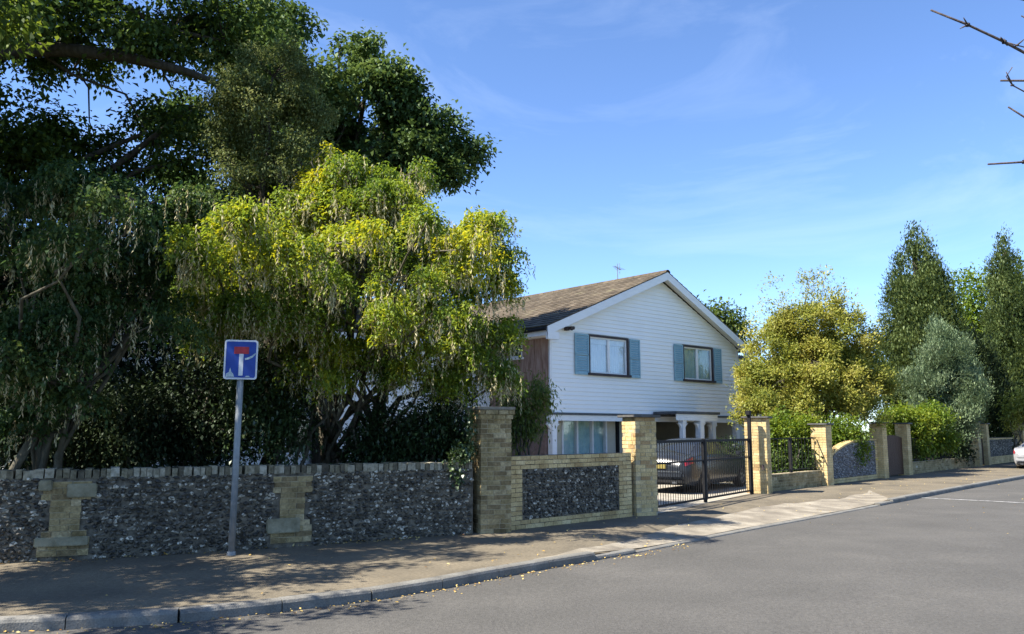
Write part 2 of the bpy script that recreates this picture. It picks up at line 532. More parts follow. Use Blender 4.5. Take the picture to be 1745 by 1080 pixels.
# pavement between wall and kerb
rows = []
for i in range(220):
    a, b = WS[i], KS[i]
    row = []
    for k in range(13):
        f = -0.06 + 1.06 * k / 12
        q = a.lerp(b, f)
        q.z = -0.085 * drop(b) * max(0, (f - 0.25) / 0.75) ** 1.3 + 0.012 * noise.noise(q * 0.6)
        row.append(q)
    row[-1].z = -0.085 * drop(b) - 0.003
    rows.append(row)
m = MB()
m.grid(rows)
pav = tag(m.build('pavement', M['pave'], smooth=True), kind='structure')
# paler concrete strip of the vehicle crossover and tactile run, laid on the pavement
m = MB()
sub = []
for i in range(220):
    b = KS[i]
    if 0.2 < b.x < 9.2:
        a = WS[i]
        r_ = []
        for k in range(7):
            e0 = 0.985 - 0.40 * min(1, (b.x - .2) / 2.6) + 0.09 * noise.noise((i * .31, 0, 0)) + .05 * noise.noise((i * .9, 3, 0))
            e0 = min(e0, .97)
            f = e0 + (0.985 - e0) * k / 6
            q = a.lerp(b, f)
            q.z = -0.085 * drop(b) * max(0, (f - 0.25) / 0.75) ** 1.3 + 0.012 * noise.noise(q * 0.6) + 0.007
            r_.append(q)
        sub.append(r_)
m.grid(sub)
tag(m.build('crossover', M['crossover'], smooth=True), kind='structure')
# kerb: concrete bed with each kerb stone a piece
m = MB()
m.grid([[p + Vector((0, 0, -0.19)), p + Vector((0.0, 0, -0.125))] for p in KS])
kerb = tag(m.build('kerb', M['kerb']), kind='structure')
kl = [0.0]
for i in range(1, 220):
    kl.append(kl[-1] + (KS[i] - KS[i - 1]).length)


def kerb_at(s):
    j = int(np.searchsorted(kl, s)) - 1
    j = min(max(j, 0), 218)
    f = (s - kl[j]) / (kl[j + 1] - kl[j])
    return KS[j].lerp(KS[j + 1], f)


s, k = 3.3, 0
kmesh = {}
while s < 62:
    a, b = kerb_at(s), kerb_at(s + 0.915)
    d = b - a
    rz = math.atan2(d.y, d.x)
    L = d.length - 0.007
    key = round(L, 2)
    if key not in kmesh:
        mm = MB()
        # profile: front face with a rounded top edge, in the stone's own axes (x along, y towards the garden)
        prof = [(-0.075, -0.2), (-0.075, -0.035), (-0.062, -0.010), (-0.035, 0.0), (0.06, 0.002), (0.06, -0.2)]
        ring = [[(x, y, z) for y, z in prof] for x in (0.0, L)]
        mm.grid(ring, close=True)
        mm.poly([(0.0, y, z) for y, z in prof])
        mm.poly([(L, y, z) for y, z in prof][::-1])
        kmesh[key] = mm.mesh('kerb_stone', M['kerb'])
    mid = (a + b) / 2
    o = link('kerb_stone', kmesh[key], kerb, (a.x, a.y, 0.004 - 0.085 * drop(mid) + random.uniform(-.004, .004)),
             (random.uniform(-.02, .02), random.uniform(-.004, .004), rz))
    s += 0.915
    k += 1
# garden behind the wall, and the drive to the house
m = MB()
ring = [p + Vector((0, 0, -0.015)) for p in WS]
for i in range(219):
    a, b = ring[i], ring[i + 1]
    off = Vector((-60 if i < 110 else -40, 90, 0))
    m.poly([a, b, b + Vector((-45, 60, 0)), a + Vector((-45, 60, 0))])
tag(m.build('garden_ground', M['soil']), kind='structure')
m = MB()
drv = [(0.6, 14.6), (2.9, 16.5), (6.35, 22.0), (8.2, 24.2), (12.6, 30.2), (9.6, 34.5), (0.9, 26.4), (-1.2, 23.0), (-0.9, 16.5)]
m.poly([(x, y, 0.006) for x, y in drv])
tag(m.build('driveway', M['drive']), kind='structure')
# faded line across the side road mouth
m = MB()
a, b = gnd(1562, 848, ROAD_Z), gnd(1800, 864, ROAD_Z)
d = (b - a).normalized()
n_ = Vector((-d.y, d.x, 0)) * 0.07
pts = [a.lerp(b, t) for t in (0, .25, .5, .75, 1)]
rowsl = []
for p in pts:
    # follow the road's camber
    best = min(range(220), key=lambda i: (KS[i] - p).xy.length)
    dist = (KS[best] - p).xy.length
    z = ROAD_Z + 0.05 * math.sin(math.pi * min(dist / 7.4, 1)) + 0.006
    rowsl.append([Vector((p.x, p.y, z)) - n_, Vector((p.x, p.y, z)) + n_])
m.grid(rowsl)
tag(m.build('road_marking', M['paint']), kind='structure')


# ------------------------------------------------------------------ bricks and flints
_brick_cache = {}


def brick_mesh(L, D, H, mat):
    """One of several shared brick meshes of this size, each with its own tint and slightly worn corners."""
    key = (round(L, 3), round(D, 3), round(H, 3), mat.name)
    if key not in _brick_cache:
        out = []
        for k in range(9):
            t = min(max(random.gauss(0.5, 0.28 if 'coping' in mat.name else 0.16), 0), 1)
            if k == 8:
                t = 0.2
            if k == 7:
                t = 0.8
            mm = MB()
            j = lambda: random.uniform(-0.003, 0.003)
            mm.hexa([(x * L / 2 + j(), y * D / 2 + j(), z * H / 2 + j()) for z in (-1, 1) for x, y in ((-1, -1), (1, -1), (1, 1), (-1, 1))], t)
            out.append(mm.mesh('brick', mat))
        _brick_cache[key] = out
    return random.choice(_brick_cache[key])


class Bricks:
    """Lays bricks either as single pieces (children) or joined into one mesh."""

    def __init__(self, parent, mat, joined=False, name='brick'):
        self.parent, self.mat, self.joined, self.mb, self.name = parent, mat, joined, MB(), name

    def add(self, c, L, D, H, rz=0.0):
        if L < 0.03:
            return
        c = (c[0] + random.uniform(-.002, .002), c[1] + random.uniform(-.002, .002), c[2])
        if self.joined:
            t = min(max(random.gauss(0.52, 0.14), 0), 1)
            cs, sn = math.cos(rz), math.sin(rz)
            P = []
            for z in (-1, 1):
                for x, y in ((-1, -1), (1, -1), (1, 1), (-1, 1)):
                    X, Y = x * L / 2, y * D / 2
                    P.append((c[0] + X * cs - Y * sn, c[1] + X * sn + Y * cs, c[2] + z * H / 2))
            self.mb.hexa(P, t)
        else:
            link(self.name, brick_mesh(L, D, H, self.mat), self.parent, c, (random.uniform(-.008, .008), 0, rz + random.uniform(-.012, .012)))

    def done(self):
        if self.joined and self.mb.v:
            tag(self.mb.build('brickwork', self.mat, self.parent), kind='stuff')


def split_run(L, shift, full=0.215, gap=0.010):
    """Lengths of bricks that fill a run L; shift in 0..1 moves the bond."""
    out = []
    x = 0.0
    first = full * (0.5 if shift else 1.0)
    w = first
    while x < L - 0.03:
        w = min(w, L - x)
        if L - x - w < 0.04:
            w = L - x
        out.append((x, w))
        x += w + gap
        w = full
    return out


def pillar(name, label, loc, rz, w, h, mat, cap, joined=False, group=None, z0=0.0, corbel=False):
    root = empty(name, (*loc, z0), rz)
    tag(root, label, 'pillar', group)
    core = one_box('mortar_core', M['mortar'], root, -w / 2 + .007, w / 2 - .007, -w / 2 + .007, w / 2 - .007, -0.08, h - 0.002)
    br = Bricks(root, mat, joined)
    n = int(round(h / 0.075))
    D = 0.1025
    for c in range(n):
        z = 0.0325 + c * 0.075
        e = 0.0
        if corbel and c >= n - 2:
            e = 0.022 * (c - n + 3)
        W = w + 2 * e
        for side in range(4):
            ang = side * math.pi / 2
            longside = (side % 2) == (c % 2)
            run = W if longside else W - 2 * D - 0.02
            for x, L in split_run(run, c % 4 >= 2):
                X, Y = -run / 2 + x + L / 2, -W / 2 + D / 2
                br.add((X * math.cos(ang) - Y * math.sin(ang), X * math.sin(ang) + Y * math.cos(ang), z), L, D, 0.065, ang)
    br.done()
    o, t, pm = cap
    mm = MB()
    zc = n * 0.075 - 0.004
    q = w / 2 + o
    mm.box(-q, q, -q, q, zc, zc + t)
    mm.build('cap', pm, root, bevel=0.008)
    return root


_flint_cache = {}


def flint_verts(L, H, P, bm_ico):
    j = [random.uniform(0.55, 1.25) for _ in bm_ico]
    ex = random.uniform(.75, 1.1)
    return [(v[0] * L / 2 * j[i], v[1] * P, v[2] * H / 2 * ex * j[i]) for i, v in enumerate(bm_ico)]


_b = bmesh.new()
bmesh.ops.create_icosphere(_b, subdivisions=1, radius=1.0)
_b.verts.ensure_lookup_table()
ICO_V = [tuple(v.co) for v in _b.verts]
ICO_F = [tuple(v.index for v in f.verts) for f in _b.faces]
_b.free()


def flint_tint():
    r = random.random()
    if r < 0.66:
        return random.uniform(0.0, 0.55)
    if r < 0.9:
        return random.uniform(0.5, 0.85)
    return random.uniform(0.78, 0.98)


def flint_mesh(mat, k):
    key = (mat.name, k)
    if key not in _flint_cache:
        mm = MB()
        mm.v = flint_verts(0.1, 0.062, 0.024, ICO_V)
        mm.f = list(ICO_F)
        t = flint_tint()
        mm.t = [min(max(t * .8 + random.gauss(0.05, 0.22), 0), 1) for _ in ICO_F]
        _flint_cache[key] = mm.mesh('flint', mat)
    return _flint_cache[key]


def lay_flints(parent, mat, frame, length, z0, z1, inside, max_pieces, seen=None, size=1.0, whiten=None):
    """Course flints over a wall face. frame(s) -> (point, rz) on the face; inside(s, z) says where flints go."""
    spots = []
    ph = 0.054 * size
    z = z0 + ph / 2
    r = 0
    while z < z1:
        s_ = random.uniform(0, 0.08)
        while s_ < length:
            w = random.uniform(0.055, 0.125) * size
            zz = z + random.uniform(-.012, .012)
            if inside(s_ + w / 2, zz) and random.random() < 0.96:
                spots.append((s_ + w / 2, zz, w))
            s_ += w * 0.94
        z += ph
        r += 1
    if seen:
        spots.sort(key=lambda q: (not seen(q[0]), -q[2]))
    else:
        spots.sort(key=lambda q: -q[2])
    rest = MB()
    for i, (s_, zz, w) in enumerate(spots):
        p, rz = frame(s_)
        if i < max_pieces:
            o = link('flint', flint_mesh(mat, random.randrange(40)), parent, (p.x, p.y, p.z + zz),
                     (random.uniform(-.3, .3), random.uniform(-.35, .35), rz + random.uniform(-.25, .25)))
            o.scale = (w / 0.1, size * random.uniform(.7, 1.2), size * random.uniform(.85, 1.15))
        else:
            vv = flint_verts(w, 0.068 * size, 0.03 * size * random.uniform(.7, 1.2), ICO_V)
            a = random.uniform(-.35, .35)
            b_ = rz + random.uniform(-.25, .25)
            mt = Matrix.Rotation(b_, 3, 'Z') @ Matrix.Rotation(a, 3, 'Y')
            base = len(rest.v)
            for q in vv:
                rest.v.append(tuple(mt @ Vector(q) + Vector((p.x, p.y, p.z + zz))))
            t = flint_tint()
            if whiten:
                t = min(1.0, t + whiten(s_, zz))
            for f in ICO_F:
                rest.f.append(tuple(base + q for q in f))
                rest.t.append(min(max(t * .8 + random.gauss(.05, .22), 0), 1))
    if rest.v:
        tag(rest.build('flintwork', mat, parent), kind='stuff')
    return len(spots)


# ------------------------------------------------------------------ the long flint wall on the left
def path_frame(pts):
    P = [Vector((x, y, 0)) for x, y in pts]
    SP = spline(P, 160)
    L = [0.0]
    for i in range(1, 160):
        L.append(L[-1] + (SP[i] - SP[i - 1]).length)

    def fr(s, off=0.0):
        j = min(max(int(np.searchsorted(L, s)) - 1, 0), 158)
        f = (s - L[j]) / (L[j + 1] - L[j])
        d = (SP[j + 1] - SP[j]).normalized()
        p = SP[j].lerp(SP[j + 1], f)
        return p + Vector((d.y, -d.x, 0)) * off, math.atan2(d.y, d.x)
    return fr, L[-1]


fr, WL = path_frame([(-13.0, 8.55), (-9.5, 9.3), (-6.13, 10.35), (-3.6, 11.55), (-0.62, 13.3)])
WH = 1.02                       # top of the flint, bricks on edge above
wall_a = empty('flint_wall', (-3.6, 11.55, 0))
tag(wall_a, 'long dark flint garden wall with pale brick-on-edge coping under overhanging trees', 'wall')
inv = Matrix.Translation((3.6, -11.55, 0))


def fra(s, off=0.0):
    p, rz = fr(s, off)
    return p + Vector((3.6, -11.55, 0)), rz


m = MB()
rws = []
for i in range(81):
    s = WL * i / 80
    f0, f1 = fra(s, -0.0)[0], fra(s, -0.3)[0]
    rws.append([Vector((f0.x, f0.y, -.1)), Vector((f0.x, f0.y, WH)), Vector((f1.x, f1.y, WH)), Vector((f1.x, f1.y, -.1))])
m.grid(rws)
m.poly(rws[-1])
m.poly(rws[0][::-1])
m.build('wall_core', M['mortar_dark'], wall_a)


def s_of(px):
    """Distance along the wall where it stands at a picture column."""
    best, bs = 1e9, 0
    for i in range(400):
        s = WL * i / 399
        p = fr(s)[0]
        q = 872.5 + FPX * p.x / p.y
        if abs(q - px) < best:
            best, bs = abs(q - px), s
    return bs


S1, S2, S_END = s_of(128), s_of(505), s_of(797)
PIERS = [(S1 - 4.6, 0.62), (S1, 0.62), (S2, 0.62)]


def pier_half(z, k):
    """Toothed brick piers: blocks of wide and narrow courses."""
    seq = [0.34, 0.34, 0.34, 0.30, 0.20, 0.20, 0.21, 0.20, 0.33, 0.31, 0.33]
    return seq[min(int(max(z, 0) / (WH / len(seq))), len(seq) - 1)] * (0.84 if k else 0.88)


def in_flint(s, z):
    for k, (ps, w) in enumerate(PIERS):
        if abs(s - ps) < pier_half(z, k) + 0.03:
            return False
    return s < WL - 0.03


lay_flints(wall_a, M['flint'], lambda s: fra(s, 0.004), WL, 0.0, WH - 0.01, in_flint, 300,
           seen=lambda s: S1 - 0.8 < s < S_END, whiten=lambda s, z: (0.28 * random.random() if s > S_END - 1.6 else 0) + (0.25 * random.random() if z > 0.75 else 0))
br = Bricks(wall_a, M['old_brick'])
for k, (ps, w) in enumerate(PIERS):
    c = 0
    z = 0.10
    while z < WH - 0.02:
        hw = pier_half(z, k)
        hh = 0.066
        if k == 1 and 0.72 < z < 0.9 and c % 2 == 0:
            pass
        for x, L in split_run(2 * hw, c % 2):
            p, rz = fra(ps - hw + x + L / 2, -0.028 + random.uniform(-.004, .006))
            br.add((p.x, p.y, z), L, 0.10, hh, rz)
        z += 0.076
        c += 1
back = MB()
for k, (ps, w) in enumerate(PIERS):
    for c in range(12):
        z = 0.10 - .038 + c * .076
        hw = pier_half(z + .038, k)
        q0, q1 = fra(ps - hw, .013)[0], fra(ps + hw, .013)[0]
        r0, r1 = fra(ps - hw, -.05)[0], fra(ps + hw, -.05)[0]
        back.hexa([(p_.x, p_.y, z_) for z_ in (z, z + .076) for p_ in (q0, q1, r1, r0)])
tag(back.build('pier_mortar', M['mortar'], wall_a), kind='stuff')
# two pale stone blocks set in the piers
for ps, dx, z, L, H in ((S1, 0.17, 0.86, 0.34, 0.17), (S2, -0.12, 0.30, 0.46, 0.20), (S1, -0.02, 0.24, 0.60, 0.11), (S1, -0.24, 0.93, 0.15, 0.13)):
    p, rz = fra(ps + dx, -0.01)
    mm = MB()
    mm.box(-L / 2, L / 2, -0.07, 0.07, -H / 2, H / 2)
    mm.build('stone_block', M['stone_block'], wall_a, bevel=0.012, loc=(p.x, p.y, z), rot=(0, 0, rz))
# coping of bricks on edge
s = 0.05
cop = Bricks(wall_a, M['coping'], name='coping_brick')
while s < WL - 0.03:
    p, rz = fra(s, -0.145)
    cw = random.choice((.060, .068, .068, .074, .10))
    cop.add((p.x, p.y, WH + 0.048 + random.uniform(-.016, .014)), cw, 0.32, 0.112, rz + random.uniform(-.04, .04))
    s += cw + random.uniform(.006, .014)
p, rz = fra(0)

# ------------------------------------------------------------------ pillars and the walls beside the gate
CAP_SLATE = (0.07, 0.05, M['slate'])
ANG_A = R(24)
pillar('brick_pillar', 'old brick pillar with corbelled top and worn stone cap at end of flint wall', (-0.36, 13.62), ANG_A, 0.53, 1.95,
       M['old_brick'], (0.055, 0.05, M['stone_cap']), corbel=True)
PC = Vector((2.50, 16.33, 0))
pillar('brick_pillar', 'tall yellow brick gatepost beside the framed flint panel wall', (PC.x, PC.y), R(24), 0.48, 1.875, M['brick'], CAP_SLATE)
PE = Vector((6.52, 22.05, 0))
pillar('brick_pillar', 'sunlit yellow brick gatepost with slate cap beside low railing wall', (PE.x, PE.y), R(63), 0.56, 1.95, M['brick'], CAP_SLATE)
DIRD = R(48)
DV = Vector((math.cos(DIRD), math.sin(DIRD), 0))
DN = Vector((DV.y, -DV.x, 0))


def on_line(px, off=0.0):
    """Point of the straight far boundary line at a picture column."""
    o = PE
    k = (px - 872.5) / FPX
    # (o.x + t dx)/(o.y + t dy) = k
    t = (k * o.y - o.x) / (DV.x - k * DV.y)
    return o + DV * t - DN * off


far = [(1394, 1.78, 0.46, 'yellow brick pillar with slate cap between railing and curved flint panel'),
       (1490, 1.86, 0.44, 'yellow brick pillar with slate cap at curved flint panel beside wooden gate'),
       (1532, 1.86, 0.42, 'yellow brick pillar with slate cap between wooden gate and lime green shrub'),
       (1651, 2.00, 0.48, 'tall yellow brick pillar below the grey green tree'),
       (1667, 1.95, 0.42, 'narrow brick pillar at plain flint wall section under dark conifers'),
       (1727, 2.05, 0.56, 'yellow brick pillar beneath a bush beside the silver car')]
FP = []
for px, h, w, lb in far:
    p = on_line(px)
    FP.append(p)
    pillar('brick_pillar', lb, (p.x, p.y), DIRD, w, h, M['brick'], CAP_SLATE, joined=True)


def wall_between(name, label, a, b, h, thick, face_mat, cap_rows=2, plinth=1, pier_w=0.32, joined=False, flint=True, pieces=300, mat=None, arch=None):
    """Brick-framed wall with a flint panel, from a to b, front towards the road."""
    mat = mat or M['brick']
    d = (b - a)
    L = d.length
    rz = math.atan2(d.y, d.x)
    root = empty(name, (a.x, a.y, 0), rz)
    tag(root, label, 'wall')
    top = arch or (lambda x: h)
    m_ = MB()
    N = 14 if arch else 1
    for i in range(N):
        x0, x1 = L * i / N, L * (i + 1) / N
        h0, h1 = top(x0) - .006, top(x1) - .006
        m_.hexa([(x0, 0.006, -.08), (x1, 0.006, -.08), (x1, thick - .006, -.08), (x0, thick - .006, -.08),
                 (x0, 0.006, h0), (x1, 0.006, h1), (x1, thick - .006, h1), (x0, thick - .006, h0)])
    m_.build('wall_core', M['mortar_dark'] if flint else M['mortar'], root)
    br = Bricks(root, mat, joined)
    n = int(round(h / 0.075))
    for c in range(n):
        z = 0.0325 + c * 0.075
        if c < plinth or c >= n - cap_rows or not flint:
            runs = [(0, L)]
        else:
            runs = [(0, pier_w), (L - pier_w, pier_w)] if pier_w else []
        for x0, w in runs:
            for x, l_ in split_run(w, c % 2):
                if arch and z > top(x0 + x + l_ / 2) - 0.03:
                    continue
                br.add((x0 + x + l_ / 2, 0.045, z), l_, 0.1, 0.065, 0)
    if arch:
        for i in range(int(L / 0.08)):
            x = 0.04 + i * 0.08
            br.add((x, thick / 2, top(x) + 0.02), 0.07, thick + 0.03, 0.06, 0)
    else:
        br.done() if False else None
        # brick-on-edge coping across the wall's thickness
        for x, l_ in split_run(L, 1):
            br.add((x + l_ / 2, thick - 0.1, n * 0.075 - 0.0425), l_, 0.1, 0.065, 0)
    br.done()
    if flint:
        lay_flints(root, face_mat, lambda s: (Vector((s, 0.0, 0)), 0.0), L, plinth * 0.075 + 0.005, h - cap_rows * 0.075 if not arch else h,
                   lambda s, z: pier_w + 0.03 < s < L - pier_w - 0.03 and z < top(s) - (0.03 if arch else 0) and (arch or z < h - cap_rows * .075 - .02), pieces, size=0.95)
    return root


ca, sa = math.cos(ANG_A), math.sin(ANG_A)
a_ = Vector((-0.10, 13.70, 0))
b_ = Vector((2.28, 15.98, 0))
wall_between('flint_panel_wall', 'low wall with knapped flint panel framed in yellow brick between two pillars', a_, b_, 1.2, 0.24, M['flint'],
             cap_rows=3, plinth=2, pier_w=0.37, pieces=280)
# low walls of the far boundary
p0 = PE + DV * 0.30 + DN * 0.05
p1 = FP[0] - DV * 0.25 + DN * 0.05
wall_between('low_brick_wall', 'low weathered brick wall carrying black railings beside the sunlit gatepost', p0, p1, 0.45, 0.24, None, joined=True, flint=False, mat=M['old_brick'])
p2 = FP[0] + DV * 0.26 + DN * 0.02
p3 = FP[1] - DV * 0.24 + DN * 0.02
LL = (p3 - p2).length
wall_between('curved_flint_wall', 'grey flint panel wall with swept top between two yellow brick pillars', p2, p3, 1.3, 0.24, M['flint_pale'],
             cap_rows=0, plinth=2, pier_w=0.22, joined=True, pieces=0, arch=lambda x: 0.72 + 0.58 * (1 - (1 - min(x / (LL * 0.72), 1)) ** 2))
p4 = FP[2] + DV * 0.23 + DN * 0.02
p5 = FP[3] - DV * 0.26 + DN * 0.02
wall_between('low_brick_wall', 'low weathered brick wall below lime green shrub and dark railings', p4, p5, 0.45, 0.24, None, joined=True, flint=False, mat=M['old_brick'])
p6 = FP[4] + DV * 0.22 + DN * 0.02
p7 = FP[5] - DV * 0.30 + DN * 0.02
wall_between('flint_wall', 'plain dark flint wall on brick footing between far pillars', p6, p7, 1.3, 0.24, M['flint'], cap_rows=1, plinth=5, pier_w=0.2,
             joined=True, pieces=0)


# ------------------------------------------------------------------ railings and gates
def railing(label, a, b, z0, z1, n_bars, posts=1, name='railing', cat='railing'):
    d = b - a
    L = d.length
    root = empty(name, (a.x, a.y, z0), math.atan2(d.y, d.x))
    tag(root, label, cat)
    H = z1 - z0
    one_box('top_rail', M['iron'], root, 0, L, -.015, .015, H - .035, H - .005)
    one_box('bottom_rail', M['iron'], root, 0, L, -.014, .014, .06, .085)
    bar = MB()
    bar.tube([(0, 0, 0), (0, 0, H - .035)], [.008, .008], 5)
    bm_ = bar.mesh('bar', M['iron'])
    for i in range(n_bars):
        link('bar', bm_, root, (L * (i + .5) / n_bars, 0, 0.0))
    for i in range(posts):
        x = L * (i + 1) / (posts + 1) - .03
        one_box('post', M['iron'], root, x, x + .06, -.032, .028, -0.01, H + .02)
    return root


railing('black iron railing on low wall in front of leafy hedge beside sunlit gatepost', p0 - DN * .12 + DV * .02, p1 - DN * .12 - DV * .02, 0.452, 1.42, 16)
railing('long black railing over low wall under the grey green tree', p4 - DN * .12 + DV * .02, p5 - DN * .12 - DV * .02, 0.452, 1.35, 52, posts=3)

# the double drive gate
ga = Vector((2.72, 16.66, 0))
gb = Vector((6.27, 21.72, 0))
gd = gb - ga
GL = gd.length
gate = empty('driveway_gate', (ga.x, ga.y, 0), math.atan2(gd.y, gd.x))
tag(gate, 'black iron double drive gate with thin upper bars in front of grey car', 'gate')
GH = 1.42
split = GL * 0.47
for k, (x0, x1) in enumerate(((0.06, split - .02), (split + .04, GL - .205))):
    mm = MB()
    mm.box(x0, x0 + .05, -.025, .025, .06, GH)
    mm.box(x1 - .05, x1, -.025, .025, .06, GH)
    mm.box(x0 + .05, x1 - .05, -.02, .02, GH - .06, GH - .003)
    mm.box(x0 + .05, x1 - .05, -.02, .02, .075, .115)
    leaf = mm.build('gate_leaf', M['iron'], gate)
    one_box('mid_rail', M['iron'], leaf, x0 + .05, x1 - .05, -.019, .019, 0.93, 0.965)
    bar = MB()
    bar.tube([(0, 0, .966), (0, 0, GH - .045)], [.011, .011], 5)
    bmesh_bar = bar.mesh('bar', M['iron'])
    low = MB()
    low.tube([(0, 0, .115), (0, 0, .93)], [.0075, .0075], 5)
    low_bar = low.mesh('bar', M['iron'])
    nb = 22 if k == 0 else 20
    for i in range(nb):
        link('bar', bmesh_bar, leaf, (x0 + .05 + (x1 - x0 - .1) * (i + .5) / nb, 0, 0))
        link('bar', low_bar, leaf, (x0 + .05 + (x1 - x0 - .1) * (i + .5) / nb, 0, 0))
one_box('centre_post', M['iron'], gate, split - .018, split + .038, -.035, .035, .01, GH + .02)
one_box('hinge_post', M['iron'], gate, GL - .20, GL - .115, -.04, .04, .0, 2.02)
one_box('lock_box', M['iron'], gate, GL - .26, GL - .12, -.06, .055, 2.02, 2.14, bevel=.01)
one_box('latch_plate', M['dark_frame'], gate, GL - .012, GL + .012, -.30, -.24, .62, .74)

# wooden garden gate between the two far pillars, and a narrow one further on
for i, (a, b, h, lb) in enumerate(((FP[1] + DV * .23, FP[2] - DV * .22, 1.42, 'dark brown boarded garden gate between two slate capped pillars'),
                                   (FP[3] + DV * .25, FP[4] - DV * .22, 1.6, 'narrow dark boarded gate set between close brick pillars'))):
    d = b - a
    L = d.length
    root = empty('garden_gate', (a.x, a.y, 0), math.atan2(d.y, d.x))
    tag(root, lb, 'gate')
    nb = max(3, int(L / .12))
    for k in range(nb):
        x = L * k / nb
        mm = MB()
        mm.box(x + .004, x + L / nb - .004, -.012, .012, .04, h + .10 * math.sin(math.pi * (k + .5) / nb) - .05)
        mm.build('board', M['gate_wood'], root)
    one_box('ledge', M['gate_wood'], root, .01, L - .01, .0125, .04, .25, .34)
    one_box('ledge', M['gate_wood'], root, .01, L - .01, .0125, .04, h - .35, h - .26)

# ------------------------------------------------------------------ the house
HA = R(41)
HX, HY = 1.209, 26.0
house = empty('house', (HX, HY, 0), HA)
tag(house, 'white weatherboarded gabled house with blue shutters and brown tiled roof', 'house')
HW, EAVE, APX, APZ, JET = 10.35, 4.90, 5.55, 7.12, 2.20
WIN = [(1.80, 3.70, 3.52, 4.76), (6.85, 8.63, 3.52, 4.76)]


def zgable(x):
    return EAVE + (APZ - EAVE) * (x / APX if x < APX else (HW - x) / (HW - APX))


def xrange_at(z):
    if z <= EAVE:
        return 0.0, HW
    f = (z - EAVE) / (APZ - EAVE)
    return APX * f, HW - (HW - APX) * f


# wall behind the boards, built round the window openings
m = MB()
xs = [0.0, WIN[0][0], WIN[0][1], WIN[1][0], WIN[1][1], HW]
for i in range(5):
    if i in (1, 3):
        m.box(xs[i], xs[i + 1], .04, .24, JET + .01, WIN[0][2])
        m.box(xs[i], xs[i + 1], .04, .24, WIN[0][3], EAVE)
    else:
        m.box(xs[i], xs[i + 1], .04, .24, JET + .01, EAVE)
for x0, x1, x2 in ((0, APX, APX), (APX, HW, APX)):
    pass
b0 = len(m.v)
tri = [(0, EAVE), (HW, EAVE), (APX, APZ)]
m.poly([(x, .04, z + .001) for x, z in tri])
m.poly([(x, .24, z + .001) for x, z in tri][::-1])
m.build('gable_wall', M['white'], house)
# weatherboards, each lapping over the one below
pitch = 0.1385
z = JET
row = 0
while z < APZ - 0.05:
    z1 = min(z + pitch + .012, APZ)
    xl, xr = xrange_at(z)
    xl1, xr1 = xrange_at(min(z1, APZ - .001))
    segs = [[xl, xr, xl1, xr1]]
    for wx0, wx1, wz0, wz1 in WIN:
        if z + pitch > wz0 - .03 and z < wz1 + .04:
            out = []
            for q in segs:
                if q[0] < wx0 - .05 and q[1] > wx1 + .05:
                    out.append([q[0], wx0 - .05, q[2], wx0 - .05])
                    out.append([wx1 + .05, q[1], wx1 + .05, q[3]])
                else:
                    out.append(q)
            segs = out
    for q in segs:
        mm = MB()
        j = random.uniform(-.002, .002)
        mm.hexa([(q[0], -.008 + j, z), (q[1], -.008 + j, z), (q[1], .036, z), (q[0], .036, z),
                 (q[2], .022, z1), (q[3], .022, z1), (q[3], .036, z1), (q[2], .036, z1)])
        mm.build('weatherboard', M['board'], house)
    z += pitch
    row += 1
# corner boards
one_box('corner_board', M['white'], house, -.035, .045, -.03, .03, JET - .02, EAVE)
one_box('corner_board', M['white'], house, HW - .045, HW + .035, -.03, .03, JET - .02, EAVE - .05)


def curtains(parent, mat, x0, x1, y, z0, z1, n=60, amp=.016):
    m_ = MB()
    rows_ = [[(x0 + (x1 - x0) * i / n, y + amp * math.sin(i * .9 + .7 * math.sin(i * .37)), zz) for i in range(n + 1)] for zz in (z0, z1)]
    m_.grid(rows_)
    return m_.build('curtain', mat, parent, smooth=True)


